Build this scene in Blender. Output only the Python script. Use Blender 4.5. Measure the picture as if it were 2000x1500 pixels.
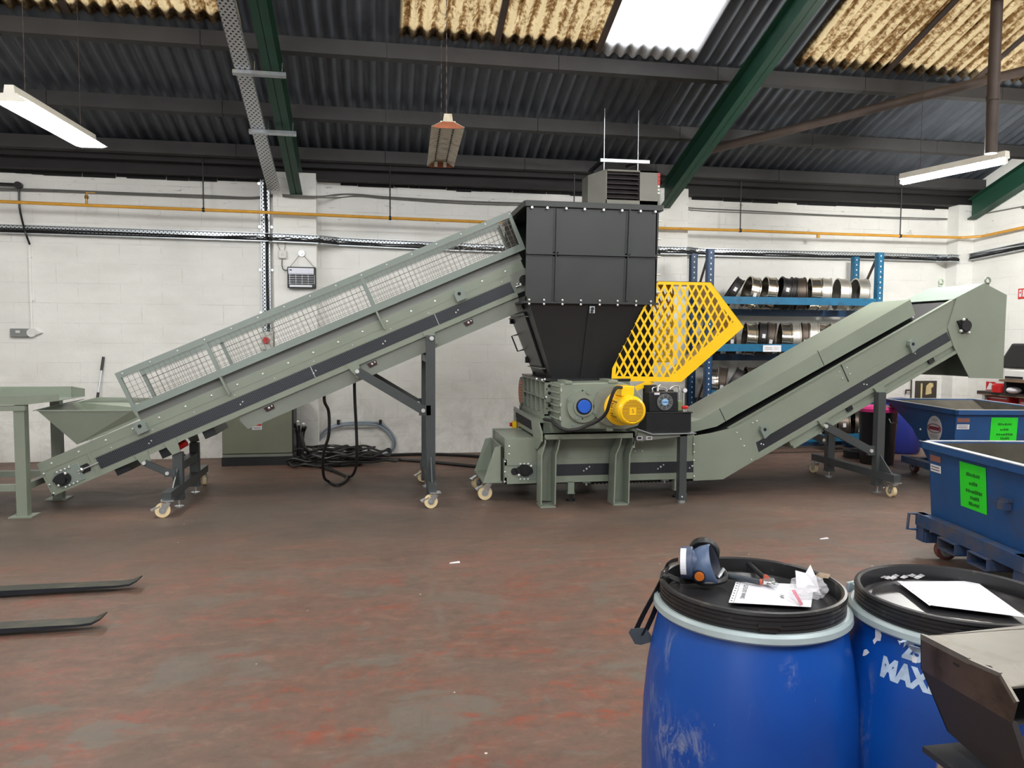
import bpy, bmesh, math, random
from math import sin, cos, pi, radians as rad, sqrt, tan, atan2, hypot
from mathutils import Vector as V, Matrix as Mx
for o in list(bpy.data.objects): bpy.data.objects.remove(o)
S = bpy.context.scene; COL = S.collection
random.seed(4)
# ------------------------------------------------------------------ camera
FPX, YAW, PIT, ROL, EYE = 1480., rad(10.1), rad(3.37), rad(.28), 1.65
_r = V((cos(YAW), -sin(YAW), 0)); _f = V((sin(YAW), cos(YAW), 0)); _u = V((0, 0, 1))
CF = _f*cos(PIT)-_u*sin(PIT); _u2 = _u*cos(PIT)+_f*sin(PIT)
CR = _r*cos(ROL)+_u2*sin(ROL); CU = _u2*cos(ROL)-_r*sin(ROL)
CAM = V((0, 0, EYE))
cd = bpy.data.cameras.new('camera'); cam = bpy.data.objects.new('camera', cd); COL.objects.link(cam)
cd.sensor_width = 36; cd.lens = 36*FPX/2000; cd.clip_start = .05; cd.clip_end = 200
cam.matrix_world = Mx(((CR.x, CU.x, -CF.x, 0), (CR.y, CU.y, -CF.y, 0), (CR.z, CU.z, -CF.z, EYE), (0, 0, 0, 1)))
S.camera = cam
# ------------------------------------------------------------------ light and exposure
S.view_settings.view_transform = 'Standard'; S.view_settings.look = 'None'
S.view_settings.gamma = 1; S.view_settings.exposure = .6
try: S.view_settings.use_curve_mapping = False
except Exception: pass
S.cycles.max_bounces = 8; S.cycles.diffuse_bounces = 4; S.cycles.glossy_bounces = 4
S.cycles.transparent_max_bounces = 8; S.cycles.sample_clamp_indirect = 6; S.cycles.use_denoising = True
w = bpy.data.worlds.new('sky'); S.world = w; w.use_nodes = True
w.node_tree.nodes['Background'].inputs[0].default_value = (.93, .96, 1, 1)
w.node_tree.nodes['Background'].inputs[1].default_value = 1.6
def area(name, loc, rot, sx, sy, power, col=(1, .99, .98)):
    l = bpy.data.lights.new(name, 'AREA'); l.shape = 'RECTANGLE'; l.size = sx; l.size_y = sy; l.energy = power; l.color = col
    o = bpy.data.objects.new(name, l); COL.objects.link(o); o.location = loc; o.rotation_euler = rot; return o
SL = .344                                    # roof slope (rise per metre towards the ridge)
def roofz(y): return 4.05+SL*(10.9-y)
for i, x in enumerate((-3.4, .2, 3.6, 7.0)):        # added fill lamps under the upper rooflights, in place of daylight
    area('roof_fill_light', (x, 5.2, roofz(5.2)-.2), (.1, 0, 0), 1.1, 2.2, 55)
for i, x in enumerate((-3.4, .2, 3.6, 7.0)):        # added fill lamps under the unseen far slope, tilted at the back wall
    area('roof_fill_light', (x, -1.2, 5.6), (.75, 0, 0), 1.1, 2.4, 125)
# ------------------------------------------------------------------ pixel -> place
def ray(x, y): return CR*((x-1000)/FPX)-CU*((y-750)/FPX)+CF
def PY(x, y, Y): d = ray(x, y); return CAM+d*(Y/d.y)
def PZ(x, y, z=0.): d = ray(x, y); return CAM+d*((z-EYE)/d.z)
def PX(x, y, X): d = ray(x, y); return CAM+d*(X/d.x)
def PP(x, y, p, n): d = ray(x, y); n = V(n); return CAM+d*((V(p)-CAM).dot(n)/d.dot(n))
# ------------------------------------------------------------------ mesh builder
class B:
    def __init__(s): s.v = []; s.f = []; s.k = []
    def add(s, vs, fs):
        n = len(s.v); s.k.append((n, len(s.f))); s.v += [V(p) for p in vs]; s.f += [[i+n for i in f] for f in fs]; return s
    def box(s, x0, x1, y0, y1, z0, z1):
        return s.add([(x, y, z) for x in (x0, x1) for y in (y0, y1) for z in (z0, z1)],
                     [(0, 1, 3, 2), (4, 6, 7, 5), (0, 4, 5, 1), (2, 3, 7, 6), (0, 2, 6, 4), (1, 5, 7, 3)])
    def cbox(s, c, sx, sy, sz): return s.box(c[0]-sx/2, c[0]+sx/2, c[1]-sy/2, c[1]+sy/2, c[2]-sz/2, c[2]+sz/2)
    def hexa(s, p):      # 8 points, bottom 4 then top 4
        return s.add(p, [(0, 3, 2, 1), (4, 5, 6, 7), (0, 1, 5, 4), (1, 2, 6, 5), (2, 3, 7, 6), (3, 0, 4, 7)])
    def prism(s, pts, a, b, ax='y'):     # polygon in the two other axes, extruded along ax from a to b
        def m(p, t): return (p[0], t, p[1]) if ax == 'y' else ((t, p[0], p[1]) if ax == 'x' else (p[0], p[1], t))
        n = len(pts)
        return s.add([m(p, a) for p in pts]+[m(p, b) for p in pts],
                     [tuple(range(n))[::-1], tuple(range(n, 2*n))]+[(i, (i+1) % n, n+(i+1) % n, n+i) for i in range(n)])
    def poly3(s, pts, off):              # planar 3d polygon thickened by vector off
        n = len(pts); off = V(off)
        return s.add([V(p) for p in pts]+[V(p)+off for p in pts],
                     [tuple(range(n))[::-1], tuple(range(n, 2*n))]+[(i, (i+1) % n, n+(i+1) % n, n+i) for i in range(n)])
    def bar(s, p, q, w, h, up=(0, 0, 1)):
        p, q = V(p), V(q); d = (q-p).normalized(); up = V(up)
        if abs(d.dot(up)) > .99: up = V((0, 1, 0))
        x = d.cross(up).normalized()*(w/2); z = x.cross(d).normalized()*(h/2)
        return s.hexa([p-x-z, p+x-z, q+x-z, q-x-z, p-x+z, p+x+z, q+x+z, q-x+z])
    def cyl(s, p, q, r, n=16, r2=None):
        p, q = V(p), V(q); d = (q-p).normalized(); a = V((0, 0, 1)) if abs(d.z) < .9 else V((1, 0, 0))
        x = d.cross(a).normalized(); y = d.cross(x); r2 = r if r2 is None else r2
        vs = [p+(x*cos(2*pi*i/n)+y*sin(2*pi*i/n))*r for i in range(n)]+[q+(x*cos(2*pi*i/n)+y*sin(2*pi*i/n))*r2 for i in range(n)]
        return s.add(vs, [tuple(range(n)), tuple(range(n, 2*n))[::-1]]+[(i, n+i, n+(i+1) % n, (i+1) % n) for i in range(n)])
    def lathe(s, prof, n=48, c=(0, 0, 0), ax='z', closed=False):     # prof: (r, t)
        c = V(c); vs = []; m = len(prof)
        for r, t in prof:
            for i in range(n):
                a = 2*pi*i/n; x, y = r*cos(a), r*sin(a)
                vs.append(c+(V((x, y, t)) if ax == 'z' else V((t, x, y)) if ax == 'x' else V((x, t, y))))
        fs = []
        for j in range(m if closed else m-1):
            k = (j+1) % m
            for i in range(n): fs.append((j*n+i, j*n+(i+1) % n, k*n+(i+1) % n, k*n+i))
        if not closed:
            if prof[0][0] > 1e-4: pass
        return s.add(vs, fs)
    def tube(s, path, r, n=8, smooth=True, close=False):
        P = [V(p) for p in path]
        if smooth and len(P) > 2:
            Q = []
            m = len(P)
            for i in range(m-1):
                a, b, c, d = P[max(i-1, 0)], P[i], P[i+1], P[min(i+2, m-1)]
                k = 6
                for t in range(k):
                    t /= k
                    Q.append(.5*((2*b)+(c-a)*t+(2*a-5*b+4*c-d)*t*t+(3*b-a-3*c+d)*t**3))
            P = Q+[P[-1]]
        vs = []; x = None
        for i, p in enumerate(P):
            d = (P[min(i+1, len(P)-1)]-P[max(i-1, 0)]).normalized()
            if x is None:
                a = V((0, 0, 1)) if abs(d.z) < .9 else V((1, 0, 0)); x = d.cross(a).normalized()
            else:
                x = (x-d*x.dot(d)).normalized()
            y = d.cross(x)
            vs += [p+(x*cos(2*pi*k/n)+y*sin(2*pi*k/n))*r for k in range(n)]
        m = len(P)
        fs = [(i*n+k, i*n+(k+1) % n, (i+1)*n+(k+1) % n, (i+1)*n+k) for i in range(m-1) for k in range(n)]
        fs += [tuple(range(n))[::-1], tuple(range((m-1)*n, m*n))]
        return s.add(vs, fs)
    def ball(s, c, r, n=10, sc=(1, 1, 1)):
        c = V(c); m = n//2+1; vs = [c+V((0, 0, r*sc[2]))]; fs = []
        for j in range(1, m):
            t = pi*j/m
            for i in range(n): a = 2*pi*i/n; vs.append(c+V((r*sc[0]*sin(t)*cos(a), r*sc[1]*sin(t)*sin(a), r*sc[2]*cos(t))))
        vs.append(c-V((0, 0, r*sc[2]))); L = len(vs)-1
        for i in range(n):
            fs.append((0, 1+i, 1+(i+1) % n)); fs.append((L, L-n+(i+1) % n, L-n+i))
        for j in range(m-2):
            for i in range(n): fs.append((1+j*n+i, 1+(j+1)*n+i, 1+(j+1)*n+(i+1) % n, 1+j*n+(i+1) % n))
        return s.add(vs, fs)
    def xf(s, M, start=0):
        for i in range(start, len(s.v)): s.v[i] = M @ s.v[i]
        return s
WM = {}
SPLIT = dict(bolts='bolt', side_rib='side_rib', cross_cover='cross_cover', pivot_bolt='pivot_bolt', casting_rib='casting_rib', bolt_hole='bolt_hole', flange_bolt='flange_bolt', side_bolt='side_bolt', fixing_washer='fixing_washer', drop_rod='drop_rod', beam_clamp='beam_clamp', gusset='gusset', seam_strip='seam_strip', return_guard='return_guard', support_leg='support_leg', cross_strut='cross_strut', collar='collar')
def wm(o): return WM.get(o.name, Mx())
def build(b, name, mat, parent=None, M=None, smooth=35, bev=0, **props):
    """one mesh object from a builder; M = its own frame (points are in that frame), else points are in world space"""
    if name in SPLIT and len(b.k) > 1:      # fixings and the like: every piece an object of its own
        ks = b.k+[(len(b.v), len(b.f))]; o = None
        for (v0, f0), (v1, f1) in zip(ks[:-1], ks[1:]):
            c = B(); c.v = b.v[v0:v1]; c.f = [[i-v0 for i in f] for f in b.f[f0:f1]]; o = build(c, SPLIT[name], mat, parent, M, smooth, bev, **props)
        return o
    name = SPLIT.get(name, name)
    if M is None:
        if parent is None:
            lo = [min(p[i] for p in b.v) for i in range(3)]; hi = [max(p[i] for p in b.v) for i in range(3)]
            W = Mx.Translation(((lo[0]+hi[0])/2, (lo[1]+hi[1])/2, lo[2]))
        else: W = wm(parent)
        Wi = W.inverted(); vs = [Wi @ p for p in b.v]
    else: W = M; vs = b.v
    me = bpy.data.meshes.new(name); me.from_pydata([tuple(p) for p in vs], [], b.f)
    bm = bmesh.new(); bm.from_mesh(me); bmesh.ops.recalc_face_normals(bm, faces=bm.faces); bm.to_mesh(me); bm.free()
    me.materials.append(mat)
    if smooth:
        me.polygons.foreach_set('use_smooth', [True]*len(me.polygons)); me.set_sharp_from_angle(angle=rad(smooth))
    o = bpy.data.objects.new(name, me); COL.objects.link(o); WM[o.name] = W
    if parent is not None:
        o.parent = parent; o.matrix_local = wm(parent).inverted() @ W
    else: o.matrix_world = W
    if bev:
        md = o.modifiers.new('edge', 'BEVEL'); md.width = bev; md.segments = 2; md.limit_method = 'ANGLE'; md.angle_limit = rad(40)
    for k, v in props.items(): o[k] = v
    return o
def thing(name, label, cat, loc=(0, 0, 0), rz=0, group=None, M=None):
    o = bpy.data.objects.new(name, None); COL.objects.link(o); o.empty_display_size = .1
    W = M if M is not None else Mx.Translation(loc) @ Mx.Rotation(rz, 4, 'Z')
    WM[o.name] = W; o.matrix_world = W; o['label'] = label; o['category'] = cat
    if group: o['group'] = group
    return o
def tag(o, label, cat, group=None):
    o['label'] = label; o['category'] = cat
    if group: o['group'] = group
    return o
def struct(o): o['kind'] = 'structure'; return o
def copy_tree(o, W=None, parent=None):
    c = o.copy(); COL.objects.link(c)
    if parent is not None: c.parent = parent
    if W is not None: c.matrix_world = W; WM[c.name] = W
    for ch in list(o.children): copy_tree(ch, None, c)
    return c
def text_mesh(txt, size, bold=0):
    cu = bpy.data.curves.new('t', 'FONT'); cu.body = txt; cu.size = size; cu.offset = bold; cu.align_x = 'CENTER'; cu.align_y = 'CENTER'
    o = bpy.data.objects.new('t', cu); COL.objects.link(o); bpy.context.view_layer.update()
    me = bpy.data.meshes.new_from_object(o.evaluated_get(bpy.context.evaluated_depsgraph_get()))
    b = B(); b.add([tuple(v.co) for v in me.vertices], [tuple(p.vertices) for p in me.polygons])
    bpy.data.objects.remove(o); bpy.data.meshes.remove(me); bpy.data.curves.remove(cu); return b
# ------------------------------------------------------------------ materials
def lin(c):
    c = [x/255 for x in c]; return tuple(x/12.92 if x <= .04045 else ((x+.055)/1.055)**2.4 for x in c)+(1,)
def nt(name):
    m = bpy.data.materials.new(name); m.use_nodes = True; t = m.node_tree; return m, t, t.nodes['Principled BSDF']
def N(t, k, **kw):
    n = t.nodes.new(k)
    for a, v in kw.items():
        if a.startswith('i_'):
            key = a[2:]; key = int(key) if key.isdigit() else key.replace('_', ' ')
            n.inputs[key].default_value = v
        else: setattr(n, a, v)
    return n
def mixc(t, fac, a, b, mode='MIX'):
    n = N(t, 'ShaderNodeMix', data_type='RGBA', blend_type=mode)
    for s, v in ((n.inputs[0], fac), (n.inputs[6], a), (n.inputs[7], b)):
        if hasattr(v, 'links'): t.links.new(v, s)
        else: s.default_value = v
    return n.outputs[2]
def ramp(t, src, lo, hi):
    n = N(t, 'ShaderNodeMapRange'); n.inputs[1].default_value = lo; n.inputs[2].default_value = hi; t.links.new(src, n.inputs[0]); return n.outputs[0]
def mth(t, op, a, b=None, c=None):
    n = N(t, 'ShaderNodeMath', operation=op)
    for i, v in enumerate((a, b, c)):
        if v is None: continue
        if hasattr(v, 'links'): t.links.new(v, n.inputs[i])
        else: n.inputs[i].default_value = v
    return n.outputs[0]
def noise(t, vec, scale, detail=4, rough=.55, dist=0):
    n = N(t, 'ShaderNodeTexNoise'); n.inputs['Scale'].default_value = scale; n.inputs['Detail'].default_value = detail
    n.inputs['Roughness'].default_value = rough; n.inputs['Distortion'].default_value = dist
    if vec is not None: t.links.new(vec, n.inputs['Vector'])
    return n.outputs['Fac']
def ocoord(t): return N(t, 'ShaderNodeTexCoord').outputs['Object']
def gpos(t): return N(t, 'ShaderNodeNewGeometry').outputs['Position']
def stretch(t, vec, sx, sy, sz):
    n = N(t, 'ShaderNodeMapping'); n.inputs['Scale'].default_value = (sx, sy, sz); t.links.new(vec, n.inputs['Vector']); return n.outputs[0]
def bumpn(t, p, h, st=.3, dist=.01):
    n = N(t, 'ShaderNodeBump'); n.inputs['Strength'].default_value = st; n.inputs['Distance'].default_value = dist
    t.links.new(h, n.inputs['Height']); t.links.new(n.outputs[0], p.inputs['Normal'])
def pm(name, rgb, rough=.5, metal=0, var=.12, scale=5, bump=0, dirt=None, dirt_amt=.5, dscale=8, coat=0):
    m, t, p = nt(name); c = lin(rgb); vec = ocoord(t)
    f = noise(t, vec, scale)
    out = mixc(t, ramp(t, f, .3, .7), tuple(x*(1-var) for x in c[:3])+(1,), tuple(min(1, x*(1+var)) for x in c[:3])+(1,))
    if dirt:
        d = ramp(t, noise(t, vec, dscale, 6, .7, .4), .62-.25*dirt_amt, .72)
        out = mixc(t, d, out, lin(dirt))
    t.links.new(out, p.inputs['Base Color'])
    p.inputs['Roughness'].default_value = rough; p.inputs['Metallic'].default_value = metal
    if coat: p.inputs['Coat Weight'].default_value = coat; p.inputs['Coat Roughness'].default_value = .15
    if bump: bumpn(t, p, noise(t, vec, scale*6), bump, .004)
    return m
def perforated(name, rgb, hole, px, pz, r, rough=.4, metal=.3, axes='xz'):
    """sheet with staggered round holes; pitch px, pz in the object's own frame"""
    m, t, p = nt(name); vec = ocoord(t); sp = N(t, 'ShaderNodeSeparateXYZ'); t.links.new(vec, sp.inputs[0])
    a, b = sp.outputs['XYZ'.index(axes[0].upper())], sp.outputs['XYZ'.index(axes[1].upper())]
    ds = []
    for off in (0, .5):
        u = mth(t, 'MULTIPLY', mth(t, 'SUBTRACT', mth(t, 'FRACT', mth(t, 'ADD', mth(t, 'DIVIDE', a, px), off)), .5), px)
        v = mth(t, 'MULTIPLY', mth(t, 'SUBTRACT', mth(t, 'FRACT', mth(t, 'ADD', mth(t, 'DIVIDE', b, pz), off)), .5), pz)
        ds.append(mth(t, 'SQRT', mth(t, 'ADD', mth(t, 'MULTIPLY', u, u), mth(t, 'MULTIPLY', v, v))))
    d = mth(t, 'LESS_THAN', mth(t, 'MINIMUM', ds[0], ds[1]), r)
    t.links.new(mixc(t, d, lin(rgb), lin(hole)), p.inputs['Base Color'])
    t.links.new(mth(t, 'MULTIPLY', mth(t, 'SUBTRACT', 1., d), metal), p.inputs['Metallic']); p.inputs['Roughness'].default_value = rough
    return m
def emit(name, rgb, st):
    m, t, p = nt(name); p.inputs['Base Color'].default_value = lin(rgb); p.inputs['Emission Color'].default_value = lin(rgb); p.inputs['Emission Strength'].default_value = st; return m
GREEN = pm('sage_machine_paint', (131, 140, 126), .38, 0, .05, 2.5, coat=.15)
GREEN2 = pm('sage_sheet_paint', (122, 128, 119), .42, 0, .05, 2.5)
CHAR = pm('charcoal_paint', (66, 71, 72), .38, 0, .1, 4)
HOP = pm('hopper_charcoal_paint', (44, 49, 48), .42, 0, .12, 2.2)
FUN = pm('funnel_charcoal_paint', (30, 31, 32), .45, 0, .1, 2)
BLACK = pm('black_plastic', (24, 25, 28), .4, 0, .2, 8)
BLACKM = pm('black_metal', (30, 31, 34), .35, 0, .2, 6)
DARK = pm('dark_void_paint', (22, 22, 24), .8, 0, .2, 5)
RUBBER = pm('black_rubber', (27, 27, 28), .6, 0, .2, 12)
GALV = pm('galvanised_steel', (190, 196, 200), .35, .75, .12, 14)
CHROME = pm('zinc_plated_steel', (210, 214, 216), .25, .9, .06, 12)
BOLT = pm('zinc_bolt', (222, 224, 222), .3, .5, .05, 12)
YEL = pm('yellow_machine_paint', (255, 202, 16), .33, 0, .05, 4, coat=.2)
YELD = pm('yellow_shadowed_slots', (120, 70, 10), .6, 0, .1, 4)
ORANGE = pm('orange_plastic', (214, 110, 30), .45, 0, .1, 10)
CREAM = pm('cream_nylon_wheel', (232, 210, 165), .45, 0, .06, 10)
RED = pm('red_plastic', (190, 28, 30), .4, 0, .1, 9)
MAROON = pm('maroon_plastic', (92, 22, 28), .4, 0, .1, 9)
WHITE = pm('white_plastic', (220, 220, 216), .45, 0, .04, 10)
PAPER = pm('white_paper', (222, 222, 227), .7, 0, .03, 10)
INK = pm('black_ink', (40, 40, 52), .7, 0, .1, 10)
GREENP = pm('neon_green_paper', (38, 222, 40), .6, 0, .04, 10)
GREENINK = pm('dark_green_ink', (16, 110, 24), .7, 0, .1, 10)
BLUECAP = pm('bright_blue_plastic', (32, 92, 200), .4, 0, .05, 6)
GASY = pm('ochre_gas_pipe', (214, 158, 60), .4, 0, .1, 9)
GREENR = pm('dark_green_steelwork', (24, 66, 50), .5, 0, .15, 4)
BROWNS = pm('brown_painted_steel', (70, 58, 52), .6, 0, .2, 5)
WOOD = pm('brown_board', (120, 96, 74), .6, 0, .2, 7)
PINK = pm('pink_plastic', (226, 60, 140), .4, 0, .06, 6)
# ------------------------------------------------------------------ setting
W = 10.9; XR = 9.32; XL = -7.5; YF = -5.
def wall_material():
    m, t, p = nt('painted_block_wall'); pos = gpos(t); sp = N(t, 'ShaderNodeSeparateXYZ'); t.links.new(pos, sp.inputs[0])
    cb = N(t, 'ShaderNodeCombineXYZ'); t.links.new(mth(t, 'ADD', sp.outputs[0], mth(t, 'MULTIPLY', sp.outputs[1], 1.)), cb.inputs[0]); t.links.new(sp.outputs[2], cb.inputs[1])
    br = N(t, 'ShaderNodeTexBrick'); br.inputs['Scale'].default_value = 1; br.inputs['Mortar Size'].default_value = .004; br.inputs['Mortar Smooth'].default_value = .6
    br.inputs['Brick Width'].default_value = .52; br.inputs['Row Height'].default_value = .262; br.offset = .5
    t.links.new(cb.outputs[0], br.inputs['Vector'])
    joint = br.outputs['Fac']
    nb = noise(t, stretch(t, pos, 1, 1, 2.2), 1.3, 5, .6); nf = noise(t, pos, 9, 6, .7)
    col = mixc(t, ramp(t, nb, .35, .7), lin((240, 240, 236)), lin((228, 228, 223)))
    jn = mth(t, 'MULTIPLY', joint, ramp(t, noise(t, stretch(t, pos, .8, .8, 3), 2.2, 3), .45, .75))
    col = mixc(t, mth(t, 'MULTIPLY', jn, .62), col, lin((150, 146, 138)))
    # grime rubbed on near the floor and flaking marks near the top
    low = mth(t, 'MULTIPLY', ramp(t, sp.outputs[2], 1.5, .1), ramp(t, noise(t, pos, 2.6, 7, .75, .6), .45, .75))
    col = mixc(t, mth(t, 'MULTIPLY', low, .55), col, lin((140, 128, 116)))
    fl = mth(t, 'MULTIPLY', ramp(t, sp.outputs[2], 2.9, 3.8), ramp(t, noise(t, stretch(t, pos, 1, 1, 3.5), 3.2, 7, .7, 1.), .62, .66))
    col = mixc(t, mth(t, 'MULTIPLY', fl, .55), col, lin((96, 88, 80)))
    spk = ramp(t, nf, .73, .76); col = mixc(t, mth(t, 'MULTIPLY', spk, .5), col, lin((120, 112, 102)))
    t.links.new(col, p.inputs['Base Color']); p.inputs['Roughness'].default_value = .62
    h = mth(t, 'SUBTRACT', noise(t, pos, 26, 4), mth(t, 'MULTIPLY', joint, 1.6))
    bumpn(t, p, h, .35, .006); return m
def floor_material():
    m, t, p = nt('worn_red_concrete'); pos = gpos(t); sp = N(t, 'ShaderNodeSeparateXYZ'); t.links.new(pos, sp.inputs[0])
    big = noise(t, pos, .55, 5, .6, .3); mid = noise(t, stretch(t, pos, .8, 1.5, 1), 2.1, 8, .68, .5); fine = noise(t, pos, 16, 8, .72)
    base = mixc(t, ramp(t, mid, .36, .64), lin((128, 92, 78)), lin((108, 93, 83)))
    base = mixc(t, ramp(t, fine, .3, .75), base, lin((98, 81, 71)), 'MIX')
    near = ramp(t, sp.outputs[1], 6.5, 3.2)
    redm = mth(t, 'MULTIPLY', ramp(t, mid, .52, .40), ramp(t, noise(t, stretch(t, pos, .75, 1.4, 1), 6, 8, .74, 1.), .49, .60))
    red = mth(t, 'MULTIPLY', redm, mth(t, 'ADD', mth(t, 'MULTIPLY', near, .75), .12)); base = mixc(t, red, base, lin((140, 68, 50)))
    f2 = noise(t, stretch(t, pos, .8, 1.6, 1), 7, 8, .75, .6); base = mixc(t, mth(t, 'MULTIPLY', ramp(t, f2, .52, .64), .42), base, lin((88, 72, 63))); base = mixc(t, mth(t, 'MULTIPLY', ramp(t, f2, .46, .36), .35), base, lin((140, 114, 100)))
    gr = mth(t, 'MULTIPLY', ramp(t, noise(t, stretch(t, pos, .8, 1.3, 1), 1.9, 7, .62, .6), .55, .6), mth(t, 'ADD', mth(t, 'MULTIPLY', near, .55), .12)); base = mixc(t, gr, base, lin((106, 103, 95)))
    st_ = ramp(t, noise(t, stretch(t, pos, .9, 1.2, 1), 1.2, 8, .7, .9), .56, .66); base = mixc(t, mth(t, 'MULTIPLY', st_, .45), base, lin((84, 66, 58)))
    far = ramp(t, sp.outputs[1], 5.4, 6.6); band = mth(t, 'MULTIPLY', far, ramp(t, sp.outputs[1], 9.3, 8.3))
    base = mixc(t, mth(t, 'MULTIPLY', band, ramp(t, big, .3, .6)), base, lin((82, 72, 64)))
    # dusty joints in the slab
    wob = mth(t, 'MULTIPLY', mth(t, 'SUBTRACT', noise(t, pos, 4, 5), .5), .22)
    a, b_ = PZ(838, 1120), PZ(918, 1500); k = (b_.x-a.x)/(b_.y-a.y)
    dx = mth(t, 'ABSOLUTE', mth(t, 'ADD', mth(t, 'SUBTRACT', mth(t, 'SUBTRACT', sp.outputs[0], a.x), mth(t, 'MULTIPLY', mth(t, 'SUBTRACT', sp.outputs[1], a.y), k)), wob))
    j1 = mth(t, 'MULTIPLY', ramp(t, dx, .035, .015), mth(t, 'MULTIPLY', ramp(t, sp.outputs[1], 5.7, 5.4), ramp(t, noise(t, pos, 7, 6), .42, .56)))
    c = PZ(800, 1106); dy = mth(t, 'ABSOLUTE', mth(t, 'ADD', mth(t, 'SUBTRACT', sp.outputs[1], c.y), mth(t, 'MULTIPLY', wob, .5)))
    j2 = mth(t, 'MULTIPLY', ramp(t, dy, .022, .01), ramp(t, noise(t, pos, 4, 5), .42, .55))
    base = mixc(t, mth(t, 'MULTIPLY', mth(t, 'MAXIMUM', j1, j2), .42), base, lin((112, 104, 94)))
    scr = ramp(t, noise(t, stretch(t, pos, 1.2, 9, 1), 4, 4, .8, 1.5), .71, .74); base = mixc(t, mth(t, 'MULTIPLY', scr, .5), base, lin((150, 130, 118)))
    vo = N(t, 'ShaderNodeTexVoronoi'); vo.inputs['Scale'].default_value = 3.2; t.links.new(pos, vo.inputs['Vector'])
    ch = mth(t, 'LESS_THAN', vo.outputs['Distance'], .022); base = mixc(t, ch, base, lin((210, 200, 190)))
    t.links.new(base, p.inputs['Base Color'])
    t.links.new(mth(t, 'ADD', mth(t, 'MULTIPLY', mid, .5), .3), p.inputs['Roughness']); p.inputs['Specular IOR Level'].default_value = .35
    bumpn(t, p, mth(t, 'ADD', fine, mth(t, 'MULTIPLY', mid, .6)), .25, .006); return m
def sheet_material(name, a, b, sc=2.):
    m, t, p = nt(name); pos = gpos(t); n1 = noise(t, stretch(t, pos, 3, .6, .6), sc, 6, .65)
    t.links.new(mixc(t, ramp(t, n1, .35, .7), lin(a), lin(b)), p.inputs['Base Color']); p.inputs['Roughness'].default_value = .5; return m
def grp_material(name, light, brown, dark, cut):
    m, t, p = nt(name); pos = gpos(t)
    n1 = noise(t, stretch(t, pos, 9, 1.2, 1.2), 1.4, 7, .75, .3); n2 = noise(t, pos, 22, 5, .75)
    sx = N(t, 'ShaderNodeSeparateXYZ'); t.links.new(pos, sx.inputs[0])
    wv = mth(t, 'SINE', mth(t, 'MULTIPLY', sx.outputs[0], 2*pi/.146))
    f = mth(t, 'ADD', mth(t, 'ADD', mth(t, 'MULTIPLY', n1, .55), mth(t, 'MULTIPLY', n2, .45)), mth(t, 'MULTIPLY', wv, .045))
    f = mth(t, 'ADD', f, mth(t, 'MULTIPLY', ramp(t, sx.outputs[1], YE-.16, YE+.02), .10))
    c = mixc(t, ramp(t, f, cut-.07, cut+.02), lin(light), lin(brown)); c = mixc(t, ramp(t, f, cut+.05, cut+.12), c, lin(dark))
    tr = N(t, 'ShaderNodeBsdfTranslucent'); t.links.new(c, tr.inputs[0]); df = N(t, 'ShaderNodeBsdfDiffuse'); t.links.new(c, df.inputs[0])
    mx = N(t, 'ShaderNodeMixShader'); mx.inputs[0].default_value = .88; t.links.new(df.outputs[0], mx.inputs[1]); t.links.new(tr.outputs[0], mx.inputs[2])
    t.links.new(mx.outputs[0], t.nodes['Material Output'].inputs[0]); return m
WALL = wall_material(); FLOOR = floor_material()
YE = 8.43
ROOF = sheet_material('weathered_cement_sheet', (62, 67, 74), (88, 94, 102)); PURL = pm('grey_brown_purlin', (58, 57, 57), .7, 0, .14, 3)
EAVE = pm('dark_brown_eaves_beam', (27, 25, 26), .7, 0, .25, 3)
GRP = grp_material('stained_rooflight_sheet', (222, 210, 184), (156, 133, 102), (80, 64, 48), .535)
GRPW = grp_material('clear_rooflight_sheet', (250, 250, 250), (225, 222, 215), (120, 116, 110), .66)
struct(build(B().box(XL-.3, XR+.3, YF-3, W+.3, -.2, 0), 'floor', FLOOR, smooth=0))
struct(build(B().box(XL-.3, XR+.3, W, W+.25, 0, 4.3), 'wall_back', WALL, smooth=0))
struct(build(B().box(-2.2, XR+.3, YF-.25, YF, 0, 4.6).box(XL-.3, -6.8, YF-.25, YF, 0, 4.6).box(-6.8, -2.2, YF-.25, YF, 4.0, 4.6), 'wall_front', WALL, smooth=0))   # unseen wall added to cut light from the open front; doorway at left
struct(build(B().prism([(YF, 0), (W, 0), (W, roofz(W)), (2.2, roofz(2.2)), (YF, 4.6)], XR, XR+.25, 'x'), 'wall_right', WALL, smooth=0))
struct(build(B().prism([(YF, 0), (W, 0), (W, roofz(W)), (2.2, roofz(2.2)), (YF, 4.6)], XL-.25, XL, 'x'), 'wall_left', WALL, smooth=0))
AMP, PITCH = .024, .146
def corr(x0, x1, y0, y1, dz=0, th=.007, zf=roofz):
    b = B(); n = max(4, int((x1-x0)/PITCH*8)); vs = []; ys = [y0, y1]
    for k in (0, 1):
        for y in ys:
            for i in range(n+1):
                x = x0+(x1-x0)*i/n; vs.append((x, y, zf(y)+dz+AMP*sin(2*pi*x/PITCH)+k*th))
    m = n+1; fs = []
    for i in range(n):
        fs += [(i, i+1, m+i+1, m+i), (2*m+i, 3*m+i, 3*m+i+1, 2*m+i+1), (i, 2*m+i, 2*m+i+1, i+1), (m+i, m+i+1, 3*m+i+1, 3*m+i)]
    return b.add(vs, fs)
YE = 8.43       # lower end of the rooflights
b = corr(XL-.2, XR+.2, YE-.12, W+.25, .02)
for x0, x1 in ((XL-.2, -5.1), (-1.38, .27), (3.6, 4.9), (9.0, XR+.2)): b.add(*(lambda c: (c.v, c.f))(corr(x0, x1, 3.9, YE, .02)))
b.add(*(lambda c: (c.v, c.f))(corr(XL-.2, XR+.2, 2.2, 3.95, .03)))
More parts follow.
